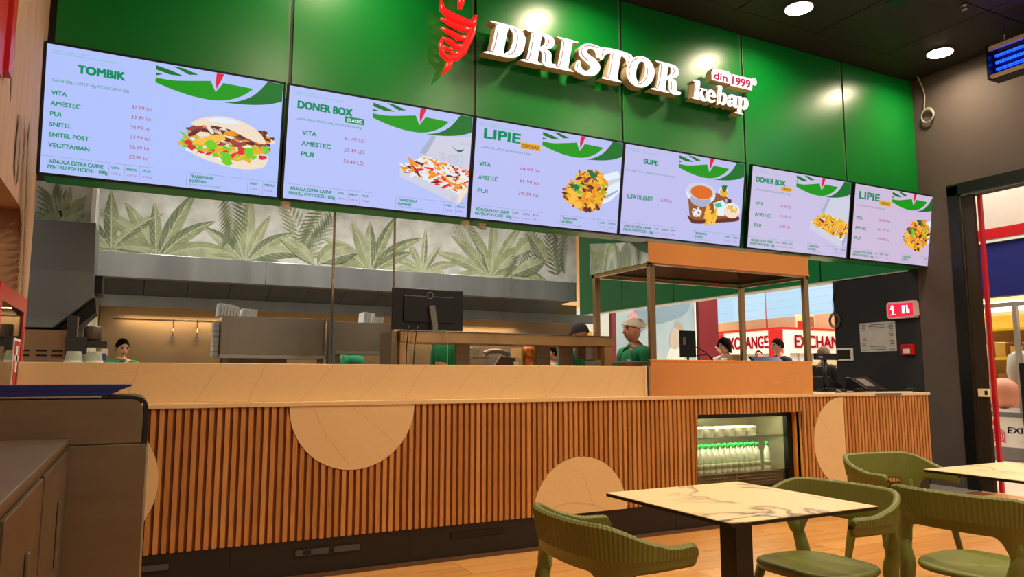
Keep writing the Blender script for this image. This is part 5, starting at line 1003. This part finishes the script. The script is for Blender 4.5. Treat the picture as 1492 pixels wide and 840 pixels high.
# ================================================================== PEOPLE
def skin_mesh(nodes, edges, sub=1):
    """grow one smooth tapered surface round a skeleton: nodes {name: ((x,y,z), r)}"""
    names = list(nodes); me = bpy.data.meshes.new('body'); me.from_pydata([nodes[n][0] for n in names], [(names.index(a), names.index(b)) for a, b in edges], [])
    ob = bpy.data.objects.new('body', me); C.objects.link(ob)
    ob.modifiers.new('skin', 'SKIN'); s = ob.modifiers.new('sub', 'SUBSURF'); s.levels = sub; s.render_levels = sub
    lay = me.skin_vertices[0] if me.skin_vertices else None
    if lay is None: return MB()
    for i, n in enumerate(names):
        r = nodes[n][1]; lay.data[i].radius = r if isinstance(r, tuple) else (r, r); lay.data[i].use_root = (i == 0)
    bpy.context.view_layer.update()
    dg = bpy.context.evaluated_depsgraph_get(); ev = ob.evaluated_get(dg); em_ = bpy.data.meshes.new_from_object(ev)
    m = MB(); m.v = [tuple(v.co) for v in em_.vertices]
    for p in em_.polygons: m.f.append(tuple(p.vertices)); m.m.append(0); m.sm.append(True)
    bpy.data.objects.remove(ob); bpy.data.meshes.remove(em_); bpy.data.meshes.remove(me); return m
def head_mb(m, c, s=1.0, mi=(0, 1, 2), beard=False):
    """head facing +x centred at c: skull, jaw, nose, ears, eyes, brows, mouth"""
    k = len(m.v); seg, rings = 20, 14
    for i in range(rings+1):
        th = PI*i/rings; z = -math.cos(th)
        for j in range(seg):
            a = 2*PI*j/seg; x_, y_ = math.cos(a), math.sin(a); rr = math.sin(th)
            w_ = .074*(1-.24*max(0, -z)**1.4); d_ = .094*(1-.10*max(0, -z)); px = rr*x_*d_+(.012 if z < -.2 and x_ > 0 else 0)*(-z); py = rr*y_*w_; pz = z*.118
            if x_ > .8: px -= .006*math.exp(-((z-.12)/.13)**2)*(1 if abs(y_) > .12 else .2)
            m.v.append((c[0]+px*s, c[1]+py*s, c[2]+pz*s))
    for i in range(rings):
        for j in range(seg):
            q = (j+1) % seg; m.f.append((k+i*seg+j, k+i*seg+q, k+(i+1)*seg+q, k+(i+1)*seg+j)); m.m.append(mi[2] if beard and i < 5 and (j < 6 or j > 14) else mi[0]); m.sm.append(True)
    P = lambda x, y, z: (c[0]+x*s, c[1]+y*s, c[2]+z*s)
    m.tube([P(.088, 0, .022), P(.101, 0, -.005), P(.106, 0, -.022), P(.092, 0, -.032)], [.007*s, .011*s, .014*s, .008*s], 8, mi[0])
    for y_ in (-1, 1):
        m.ball(P(.004, y_*.076, -.002), .026*s, 8, 6, mi[0], (.55, .3, 1)); m.ball(P(.081, y_*.030, .012), .0105*s, 8, 6, mi[1], (.6, 1.2, .7)); m.tube([P(.086, y_*.016, .030), P(.088, y_*.032, .034), P(.078, y_*.050, .029)], .0038*s, 5, mi[2])
    m.tube([P(.084, -.024, -.052), P(.092, 0, -.050), P(.084, .024, -.052)], [.003*s, .006*s, .003*s], 6, 3)
def hand(m, w_, d_, side, mi=0):
    """palm with four unequal curled fingers and a thumb from wrist w_ along d_"""
    d = Vector(d_).normalized(); up = Vector((0, 0, 1)); sd = d.cross(up)
    if sd.length < .1: sd = Vector((0, 1, 0))
    sd.normalize(); nn = sd.cross(d); w_ = Vector(w_)
    m.tube([w_, w_+d*.04, w_+d*.085], [.024, .036, .034], 8, mi, flat=.45)
    for i, L in enumerate((.070, .080, .074, .058)):
        b = w_+d*.08+sd*(.024-.016*i); m.tube([b, b+d*L*.5-nn*.006, b+d*L*.85-nn*.024, b+d*L*.9-nn*.036], [.0088, .008, .0072, .0055], 6, mi)
    b = w_+d*.03+sd*.026*side; m.tube([b, b+d*.025+sd*.022*side, b+d*.055+sd*.03*side-nn*.01], [.011, .0095, .007], 6, mi)
def person(label, loc, rz, H, shirt, pants, skin, hair, style='short', arms=(((.02, .23, 1.15), (.14, .20, .96)), ((.02, -.23, 1.15), (.14, -.20, .96))), beard=False, lean=0.0, tilt=0.0, cap=None, emblem=False, sleeve='short'):
    k = H/1.76; root = thing('person', label, 'person', loc, rz)
    A = arms
    def L_(p): return ((p[0]+lean*max(0, p[2]-.95))*k, p[1]*k, p[2]*k)
    N = {'pelvis': (L_((0, 0, .96)), .12*k), 'spine': (L_((0, 0, 1.12)), .11*k), 'chest': (L_((0, 0, 1.33)), .125*k), 'neck': (L_((0, 0, 1.50)), .062*k), 'neck2': (L_((.018, 0, 1.58)), .054*k)}
    E_ = [('pelvis', 'spine'), ('spine', 'chest'), ('chest', 'neck'), ('neck', 'neck2')]
    for q, s_ in (('L', 1), ('R', -1)):
        el, wr = A[0] if s_ > 0 else A[1]
        N['side'+q] = (L_((0, s_*.11, 1.40)), .118*k); N['sh'+q] = (L_((0, s_*.205, 1.445)), .082*k); N['el'+q] = (L_(el), .041*k); N['wr'+q] = (L_(wr), .026*k)
        N['hip'+q] = (L_((0, s_*.095, .88)), .095*k); N['kn'+q] = (L_((.02, s_*.10, .49)), .056*k); N['an'+q] = (L_((-.01, s_*.105, .09)), .036*k); N['to'+q] = (L_((.13, s_*.12, .035)), .032*k)
        E_ += [('chest', 'side'+q), ('side'+q, 'sh'+q), ('sh'+q, 'el'+q), ('el'+q, 'wr'+q), ('pelvis', 'hip'+q), ('hip'+q, 'kn'+q), ('kn'+q, 'an'+q), ('an'+q, 'to'+q)]
    m = skin_mesh(N, E_)
    for q, s_ in (('L', 1), ('R', -1)):
        a, b = Vector(N['el'+q][0]), Vector(N['wr'+q][0]); hand(m, b, b-a, -s_)
    hc = L_((.03, 0, 1.655)); st = len(m.v); head_mb(m, hc, k, beard=beard)
    R_ = Matrix.Translation(hc) @ Matrix.Rotation(tilt, 4, 'Y') @ Matrix.Translation(-Vector(hc)); m.xf(R_, st)
    m.build('body', [skin, mat('eye_dark', (24, 18, 16), .2), hair, mat('lips', (150, 84, 76), .5)], root, local=True)
    grow = lambda r: r+.013*k
    S = {n: (N[n][0], grow(N[n][1])) for n in ('spine', 'chest', 'sideL', 'sideR', 'shL', 'shR')}; S = {'chest': S.pop('chest'), **S}
    S['hem'] = (L_((0, 0, .93)), .148*k); S['collar'] = (L_((.0, 0, 1.485)), .086*k)
    SE = [('chest', 'spine'), ('spine', 'hem'), ('chest', 'sideL'), ('chest', 'sideR'), ('sideL', 'shL'), ('sideR', 'shR'), ('chest', 'collar')]
    for q in 'LR':
        a, b, c_ = Vector(N['sh'+q][0]), Vector(N['el'+q][0]), Vector(N['wr'+q][0]); e = a.lerp(b, .62) if sleeve == 'short' else b
        S['cu'+q] = (tuple(e), .062*k); SE.append(('sh'+q, 'cu'+q))
        if sleeve == 'long': S['wc'+q] = (tuple(b.lerp(c_, .92)), .042*k); SE.append(('cu'+q, 'wc'+q))
    m = skin_mesh(S, SE); sh = m.build('shirt', shirt, root, local=True)
    m = MB(); cz = L_((.006, 0, 1.50)); m.lathe([(.088*k, -.03), (.076*k, .012), (.066*k, .018), (.064*k, .0)], cz, 16); m.build('collar', shirt, sh, local=True)
    if emblem:
        m = MB(); e0 = L_((.128, .05, 1.34)); m.box(e0[0], e0[0]+.006, e0[1], e0[1]+.07, e0[2], e0[2]+.012); m.box(e0[0], e0[0]+.006, e0[1]+.01, e0[1]+.05, e0[2]+.016, e0[2]+.022); m.build('emblem', M_white, sh, local=True)
    P_ = {'pelvis': (N['pelvis'][0], .135*k)}; PE = []
    for q in 'LR':
        P_['hip'+q] = (N['hip'+q][0], .105*k); P_['kn'+q] = (N['kn'+q][0], .068*k); P_['an'+q] = (N['an'+q][0], .055*k); PE += [('pelvis', 'hip'+q), ('hip'+q, 'kn'+q), ('kn'+q, 'an'+q)]
    skin_mesh(P_, PE).build('trousers', pants, root, local=True)
    m = MB(); X_, Y_, Z_ = hc
    def dome(r0, zc, zlo, xoff=-.008, sx=1.0, front=.5, mi=0, ruff=.0):
        kk = len(m.v); rings, seg = 9, 22; rr_ = random.Random(7)
        for i in range(rings+1):
            for j in range(seg):
                a = 2*PI*j/seg; fx = math.cos(a); lo = zlo+(front-zlo)*max(0, fx)**1.0
                t = lo+(1-lo)*i/rings; rad = math.sqrt(max(0, 1-t*t)) if t > 0 else 1-.10*abs(t); w2 = 1+ruff*(rr_.random()-.5)
                m.v.append((X_+(xoff+(.094+r0)*rad*fx*w2)*k, Y_+(.074+r0)*rad*math.sin(a)*k*w2, Z_+(zc+(.118+r0)*t)*k))
        for i in range(rings):
            for j in range(seg):
                q = (j+1) % seg; m.f.append((kk+i*seg+j, kk+i*seg+q, kk+(i+1)*seg+q, kk+(i+1)*seg+j)); m.m.append(mi); m.sm.append(True)
    if style in ('short', 'bun', 'full', 'crop'):
        dome({'short': .010, 'bun': .009, 'full': .024, 'crop': .005}[style], .004, {'short': -.35, 'bun': -.45, 'full': -.85, 'crop': -.2}[style], -.010, front={'short': .52, 'bun': .55, 'full': .42, 'crop': .60}[style], ruff=.05 if style != 'bun' else 0)
    if style == 'bun': m.ball((X_-.112*k, Y_, Z_-.035*k), .036*k, 12, 8)
    if m.v: m.xf(R_); m.build('hair', hair, root, local=True)
    if cap is not None:
        m = MB()
        if style == 'beanie': dome(.022, .0, -.10, -.006, front=.18)
        elif style == 'forage':
            dome(.014, .012, .12, -.006, front=.34); kk = len(m.v); m.prism([(-.125, .035), (.10, .055), (.085, .10), (-.02, .135), (-.11, .115), (-.15, .07)], 'xz', -.05, .05)
            for i in range(kk, len(m.v)): m.v[i] = (X_+m.v[i][0]*k, Y_+m.v[i][1]*k*(1.05 if m.v[i][2] < .08 else .5), Z_+m.v[i][2]*k)
        else: dome(.014, .01, .05, -.006, front=.22); m.prism([(X_+.07*k, Y_-.06*k), (X_+.16*k, Y_-.035*k), (X_+.16*k, Y_+.035*k), (X_+.07*k, Y_+.06*k)], 'xy', Z_+.035*k, Z_+.045*k)
        m.xf(R_); m.build('cap', cap, root, local=True)
    return root
SK1 = mat('skin_warm', (216, 160, 130), .5, var=.04); SK2 = mat('skin_tan', (204, 142, 108), .5, var=.04)
HB = mat('hair_black', (12, 9, 8), .95, spec=.15, var=.2, scale=40); HBR = mat('hair_brown', (30, 20, 15), .95, spec=.15, var=.2, scale=40)
PG = mat('green_polo', (0, 118, 66), .75, var=.08, scale=12, bump=.3); PT = mat('dark_trousers', (26, 26, 32), .8); M_cap1 = mat('cream_cap', (206, 196, 176), .8, bump=.3); M_bk = mat('black_cloth', (20, 20, 22), .8)
person('woman in green polo, dark hair in a bun, looking down behind the counter left', (-.17, 10.2, 0), math.radians(-70), 1.66, PG, PT, SK1, HB, 'bun', tilt=.28, arms=(((.06, .23, 1.14), (.26, .12, 1.02)), ((.06, -.23, 1.14), (.26, -.12, 1.02))))
person('man in a green polo and cream kitchen cap facing left behind the grill station', (4.66, 6.30, 0), math.radians(178), 1.80, PG, PT, SK2, HB, 'forage', cap=M_cap1, emblem=True)
person('person in a green shirt whose head is hidden behind the monitor', (2.53, 6.35, 0), math.radians(160), 1.82, PG, PT, SK2, HB, 'short', arms=(((.05, .25, 1.14), (.2, .25, 1.0)), ((.0, -.24, 1.16), (-.05, -.30, .98))))
person('person in green shirt and black cap behind the right end of the pass shelf', (3.97, 6.25, 0), math.radians(95), 1.73, PG, PT, SK2, HB, 'cap', cap=M_bk, tilt=.2)
person('person in a green shirt half hidden under the narrow holding cabinet', (2.05, 7.95, 0), math.radians(20), 1.70, PG, PT, SK1, HB, 'short')
person('person whose face just shows under the pass shelf right of the meat cone', (4.92, 8.5, 0), math.radians(200), 1.62, PG, PT, SK1, HB, 'short')
WS = mat('white_shirt', (232, 232, 230), .8, bump=.2)
p_ = person('man with wavy dark hair, white shirt and black strap, hand raised to his face', (8.35, 8.9, 0), math.radians(185), 1.80, WS, PT, SK1, HB, 'full', arms=(((.14, .24, 1.22), (.17, .06, 1.53)), ((.06, -.24, 1.16), (.22, -.16, 1.05))), tilt=.15)
m = MB(); m.tube([(.13, .16, 1.10), (.145, .10, 1.30), (.06, .09, 1.50), (-.06, .085, 1.50), (-.145, .08, 1.32), (-.14, -.1, 1.1)], .018, 8, flat=.5); m.build('shoulder_strap', M_bk, p_, local=True)
person('smiling bearded man with glasses on his head, standing in the gallery', (11.2, 11.0, 0), math.radians(222), 1.72, mat('grey_green_top', (70, 72, 60), .8), PT, SK1, HBR, 'crop', beard=True)
person('man with short dark hair and black top, seen in profile facing left', (9.15, 8.55, 0), math.radians(170), 1.80, M_bk, PT, SK1, HBR, 'short', tilt=.1)
person('person in a knitted beige beanie and dark jacket by the customer display', (8.72, 7.35, 0), math.radians(15), 1.62, mat('charcoal_jacket', (34, 34, 38), .8), PT, SK1, HBR, 'beanie', cap=mat('beanie_knit', (150, 122, 100), .9, var=.2, scale=60, bump=.8), sleeve='long', tilt=.35)
# ================================================================== GALLERY BEYOND THE SERVICE SIDE
M_boothw = mat('booth_white', (226, 212, 204), .5); M_lr = emis('booth_red_letter', (190, 20, 40), .8)
t = thing('exchange_booth', 'currency exchange booth with red EXCHANGE lettering on white fascia boards', 'kiosk', (16, 14.8, 0))
m = MB(); m.box(16, 21, 14.8, 19.5, 0, 1.0, 0); m.box(16.1, 21, 14.9, 19.5, 1.0, 1.86, 1); m.build('body', [M_boothw, mat('booth_window', (190, 196, 196), .2)], t)
m = MB(); m.box(15.98, 21, 14.78, 19.5, 1.86, 2.52); fb = m.build('fascia_board', M_boothw, t)
m = MB(); m.box(15.96, 21.02, 14.76, 19.5, 2.52, 2.58); m.build('red_coping', M_red, t)
m = MB(); m.box(15.95, 15.98, 14.78, 15.28, 1.0, 2.5); m.build('red_panel', M_red, t); m = MB(); m.box(15.95, 15.98, 17.08, 17.42, 1.0, 2.5); m.build('red_panel', M_red, t); m = MB(); m.box(15.98, 16.2, 14.755, 14.78, 1.0, 2.5); m.build('red_panel', M_boothw, t)
m = MB(); put_text(m, 'EXCHANGE', lambda x, y, k: (x, 14.75, y), 16.42, 2.02, .36, 2.35, .03); m.build('lettering', M_lr, fb)
m = MB(); put_text(m, 'EXCHANGE', lambda x, y, k: (15.97, 17.02-x, y), 0.0, 2.02, .36, 1.70, .03); m.build('lettering', M_lr, fb)
m = MB(); m.box(15.94, 15.97, 15.30, 15.45, 2.08, 2.13); m.build('spot_lamp', emis('booth_spot', (255, 250, 240), 4), t)
m = MB()
for i in range(9): m.box(16.1+i*.55, 16.14+i*.55, 14.87, 14.9, 1.0, 1.86)
m.box(16, 21, 14.79, 14.8, .98, 1.02); m.build('window_frames', mat('booth_frame', (150, 140, 134), .4), t)
# shelves with goods under the booth window line, seen between till and column
for z_, l_ in ((.9, 'lower'), (1.1, 'middle'), (1.3, 'upper')):
    m = MB(); m.box(9.3, 10.2, 8.0, 8.3, z_, z_+.015); tag(m.build('shelf_board', mat('rack_cream', (240, 210, 150), .6), None, loc=(9.7, 8.1, z_)), l_+' cream shelf board of goods behind the customer display', 'shelf', 'cream shelf boards')
m = MB(); m.box(9.3, 10.2, 8.3, 8.32, 0, 1.45); tag(m.build('partition', mat('rack_cream', (240, 210, 150), .6), None, loc=(9.7, 8.3, 0)), 'cream back panel of the goods shelf behind the customer display', 'panel')
r = random.Random(2); gc = [mat('goods_%d' % i, c_, .5) for i, c_ in enumerate(((200, 150, 60), (150, 96, 50), (226, 196, 120), (120, 110, 70)))]
for z_ in (.915, 1.115):
    for i in range(8):
        m = MB(); m.lathe([(.035, 0), (.04, .05), (.03, .11+.03*r.random()), (.015, .15)], (9.36+i*.11, 8.12, z_), 10); tag(m.build('jar', r.choice(gc), None, loc=(9.36+i*.11, 8.1, z_)), 'small jar of yellow or brown goods on the lit shelf behind the customer display', 'jar', 'jars on the lit shelf')
# upper glazing: pale blue display panels
t = thing('panel_screens', 'row of pale blue hanging panels high across the gallery', 'screen', (18, 18, 3))
for i, (ya, yb) in enumerate(((20.42, 18.75), (18.72, 17.30), (17.26, 15.9), (15.86, 14.4))):
    m = MB(); m.box(17.98, 18.04, yb, ya, 3.05, 5.2); pn = m.build('panel', emis('sky_panel_%d' % (i % 2), ((172, 210, 234), (182, 216, 238))[i % 2], 1.1), t)
    m = MB()
    for q in range(9): m.box(17.972, 17.98, yb+.06, ya-.06, 3.12+.22*q, 3.128+.22*q)
    m.build('lines', emis('sky_panel_line', (150, 194, 222), 1.05), pn)
m = MB(); m.tube([(18, 17.28, 2.6), (18, 17.28, 6)], .03, 8); m.build('mullion', M_steel, t)
for y_ in (14.4, 20.4): 
    m = MB(); m.tube([(18, y_, 2.58), (18, y_, 6.9)], .03, 8); m.build('hanger', M_steel, t)
m = MB(); m.box(19.4, 19.6, 12.0, 22.0, 2.4, 3.3); structure(m.build('trim_3', M_beige))
t = thing('wall_sign', 'small cream and red hanging sign above the exchange booth', 'sign', (17.8, 15.6, 2.8)); m = MB(); m.box(17.0, 17.75, 15.2, 15.22, 2.60, 3.0); m.build('board', mat('sign_cream', (226, 196, 130), .6), t); m = MB(); m.box(17.04, 17.40, 15.19, 15.2, 2.62, 2.80); m.build('red_field', M_red, t); m = MB(); m.box(17.45, 17.72, 15.19, 15.2, 2.64, 2.96); m.build('picture', mat('sign_brown', (130, 84, 70), .6, var=.5, scale=20), t); m = MB(); m.tube([(17.35, 15.21, 3.0), (17.35, 15.21, 6.9)], .012, 6); m.build('hanger', M_steel, t)
# crimson column and large pale poster
m = MB(); m.box(13.1, 13.75, 14.9, 15.5, 0, 5.5); structure(m.build('trim_4', M_redwall))
M_pp = mat('poster_paint', (112, 140, 154), .35, var=.18, scale=.9, col2=(146, 168, 174))
t = thing('poster_wall', 'large pale blue poster panel with a light robed figure left of the crimson column', 'poster', (11.8, 15, 0))
m = MB(); m.box(10.5, 13.02, 15.0, 15.05, .3, 5.2); bd = m.build('board', M_pp, t)
m = MB(); YP = 14.996
def pp(pts, mi, lay=0): m.poly([(x_, YP-.003*lay, z_) for x_, z_ in catmull(pts, 4)], mi)
pp([(11.95, .5), (12.0, 1.4), (12.15, 1.85), (12.30, 2.02), (12.45, 2.0), (12.62, 1.8), (12.7, 1.3), (12.75, .5)], 0, 0)
pp([(12.18, 2.05), (12.24, 2.35), (12.40, 2.5), (12.55, 2.38), (12.55, 2.1), (12.42, 1.93), (12.28, 1.93)], 1, 1); pp([(12.42, 2.62), (12.62, 2.5), (12.66, 2.1), (12.60, 1.8), (12.52, 2.1), (12.50, 2.4), (12.36, 2.48)], 2, 2)
pp([(10.7, 1.2), (10.85, 1.8), (11.2, 2.0), (11.5, 1.7), (11.55, 1.2)], 0, 0); pp([(11.0, 2.5), (11.25, 3.2), (11.6, 3.1), (11.5, 2.5), (11.2, 2.3)], 3, 1); pp([(10.9, 2.7), (11.05, 2.82), (11.2, 2.7), (11.05, 2.6)], 4, 2); pp([(11.7, 2.6), (12.0, 3.3), (12.9, 3.5), (12.8, 2.9), (12.1, 2.6)], 3, 0)
m.build('artwork', [mat('art_white', (170, 184, 182), .5), mat('art_skin', (150, 146, 136), .5), mat('art_hair', (128, 128, 116), .5), mat('art_grey', (96, 122, 140), .5), mat('art_pink', (186, 120, 126), .5)], bd)
m = MB(); m.box(10.36, 10.5, 14.95, 15.05, 0, 5.2); m.build('red_edge', M_redwall, t); m = MB(); m.box(13.02, 13.06, 14.97, 15.05, .3, 5.2); m.build('pale_edge', M_white, t)
# bright shop left of the poster
t = thing('yellow_banner', 'yellow and white shop banner seen under the green bulkhead', 'banner', (10, 17, 2)); m = MB(); m.box(9.9, 12.2, 17.3, 17.36, 2.0, 3.1); m.build('board', emis('banner_cream', (244, 232, 206), .9), t)
m = MB(); m.poly([(x_, 17.29, z_) for x_, z_ in [(9.9, 2.05), (11.6, 2.05), (11.3, 2.45), (10.6, 2.62), (9.9, 2.5)]]); m.build('wave', emis('banner_yellow', (236, 176, 50), .9), t)
# ================================================================== SHOP BEYOND THE DOOR
DXc = 13.0
m = MB(); m.box(11.6, 11.8, 0, 7.6, 2.42, 3.30); tag(m.build('banner_board', mat('navy_board', (18, 26, 104), .5), None, loc=(11.6, 5, 3)), 'long navy blue board over the shop beyond the door opening', 'board')
m = MB(); m.box(11.55, 11.85, 0, 7.8, 3.30, 3.46); structure(m.build('trim_5', M_red))
m = MB(); m.box(11.56, 11.6, 0, 7.8, 3.25, 3.30); structure(m.build('trim_6', M_white))
m = MB(); m.box(11.55, 12.6, 0, 7.8, 3.46, 4.35); structure(m.build('wall_gallery_soffit', mat('soffit_grey', (196, 182, 166), .8)))
m = MB(); m.box(15.0, 15.2, 0, 12.0, 0, 5); structure(m.build('wall_shop_back', M_beige))
for i in range(4):
    m = MB(); m.box(12.2+.5*i, 12.25+.5*i, 1.0, 9.5, 2.36-.0*i, 2.40); tag(m.build('tube_light', emis('tube_white', (255, 246, 232), 3.0), None, loc=(12.2+.5*i, 5, 2.4)), 'white fluorescent tube, %s in the shop beyond the door' % ('first', 'second', 'third', 'farthest')[i], 'lamp', 'shop tube lights')
t = thing('shop_glass_front', 'glazed shop front with aluminium frame beyond the door opening', 'window', (11.7, 6, 0))
for y_ in (6.72, 6.32, 5.6, 4.6):
    m = MB(); m.box(11.62, 11.68, y_-.03, y_+.03, .0, 2.26); m.build('mullion', mat('alu_grey', (168, 160, 148), .4, .5), t)
m = MB(); m.box(11.62, 11.68, .5, 6.8, 2.26, 2.32); m.build('head_rail', mat('alu_grey', (168, 160, 148), .4, .5), t); m = MB(); m.poly([(11.65, .5, .7), (11.65, 6.75, .7), (11.65, 6.75, 2.26), (11.65, .5, 2.26)]); m.build('pane', M_glass, t)
for z_, l_ in ((.5, 'lowest'), (1.0, 'second lowest'), (1.5, 'second highest'), (2.0, 'highest')):
    m = MB(); m.box(13.3, 13.8, 3.0, 9.0, z_, z_+.04); tag(m.build('shelf_board', mat('yellow_shelf', (232, 184, 40), .5), None, loc=(13.5, 6, z_)), l_+' yellow shelf board behind the shop glass front', 'shelf', 'yellow shelf boards')
t = thing('partition', 'tall yellow back panel of the shop shelving', 'panel', (13.82, 6, 0))
m = MB(); m.box(13.8, 13.85, 3.0, 9.0, 0, 2.3); m.build('back', mat('yellow_back', (220, 176, 70), .6), t)
r = random.Random(12)
for z_ in (1.04, 1.54, .54):
    for i in range(9):
        h_ = r.uniform(.15, .36); m = MB(); m.box(13.35, 13.6, 6.1+i*.27, 6.1+i*.27+r.uniform(.12, .22), z_, z_+h_); tag(m.build('carton', r.choice(gc+[M_white]), None, loc=(13.4, 6.1+i*.27, z_)), 'small product carton on the yellow shop shelving', 'box', 'cartons on the yellow shelving')
m = MB(); m.ball((12.3, 6.95, .95), .24, 18, 12); tag(m.build('pink_shape', mat('pink_shape', (232, 150, 120), .5), None, loc=(12.3, 6.95, .7)), 'large pink round shape standing in for a reflection in the shop glass', 'ball')  # pink and grey shapes added in place of reflections in the glass
m = MB(); m.box(12.1, 12.6, 6.5, 7.2, 0, .71); tag(m.build('display_plinth', M_white, None, loc=(12.3, 6.9, 0)), 'white display plinth under the pink shape', 'plinth')
m = MB(); m.lathe([(.16, 0), (.20, .3), (.17, .55), (.07, .62)], (12.75, 6.9, 1.0), 16); tag(m.build('grey_shape', mat('grey_shape', (176, 172, 160), .7), None, loc=(12.75, 6.9, 1)), 'pale grey draped shape behind the pink one', 'bag'); m = MB(); m.box(12.62, 12.95, 6.7, 7.2, 0, 1.0); tag(m.build('display_plinth', M_beige, None, loc=(12.7, 6.9, 0)), 'beige plinth holding the grey shape', 'plinth')
t = thing('sign_board', 'white shop stand with round pink logo beside the door opening', 'sign', (11.3, 6.45, 0))
m = MB(); m.box(11.3, 11.32, 6.0, 6.66, .20, .63); bd = m.build('board', mat('board_white', (230, 226, 222), .5), t); m = MB(); m.box(11.28, 11.34, 5.9, 6.70, .63, .70); m.build('top_rail', M_steelg, t); m = MB(); m.box(11.32, 11.5, 5.9, 6.7, .0, .6); m.build('case', mat('case_grey', (130, 126, 130), .5), t)
m = MB()
for q in (.095, .062): m.tube([(11.296, 6.50+q*math.cos(a*PI/10), .36+q*math.sin(a*PI/10)) for a in range(21)], .008, 6)
m.tube([(11.296, 6.54, .47), (11.296, 6.56, .54), (11.296, 6.54, .60)], [.006, .014, .008], 6); m.tube([(11.296, 6.44, .30), (11.296, 6.40, .26)], .01, 6); m.build('logo', mat('logo_pink', (214, 60, 110), .5), bd)
m = MB(); put_text(m, 'EXI', lambda x, y, k: (11.297, 6.36-x, y), 0, .40, .09, .20, .02); m.build('lettering', M_dark, bd)
for i, z_ in enumerate((.30, .42)):
    m = MB(); m.tube([(11.0, 6.72, z_), (11.15, 6.58, z_-.02), (11.285, 6.56, z_-.02)], .014, 6); tag(m.build('handle_bar', mat('pink_bar', (226, 170, 160), .4), None, loc=(11, 6.7, z_)), ('lower', 'upper')[i]+' pale pink trolley bar in front of the white stand', 'bar')
t = thing('notice_stand', 'tall black display stand with white notices at the right edge', 'stand', (11.2, 6.0, 0)); m = MB(); m.box(11.15, 11.2, 5.2, 6.06, .0, 1.40); m.build('panel', M_black, t)
for i, (z0_, z1_, mm) in enumerate(((1.20, 1.36, M_white), (1.02, 1.10, M_red), (.78, .96, M_white))):
    m = MB(); m.box(11.145, 11.15, 5.6, 5.97, z0_, z1_); m.build('notice', mm, t)
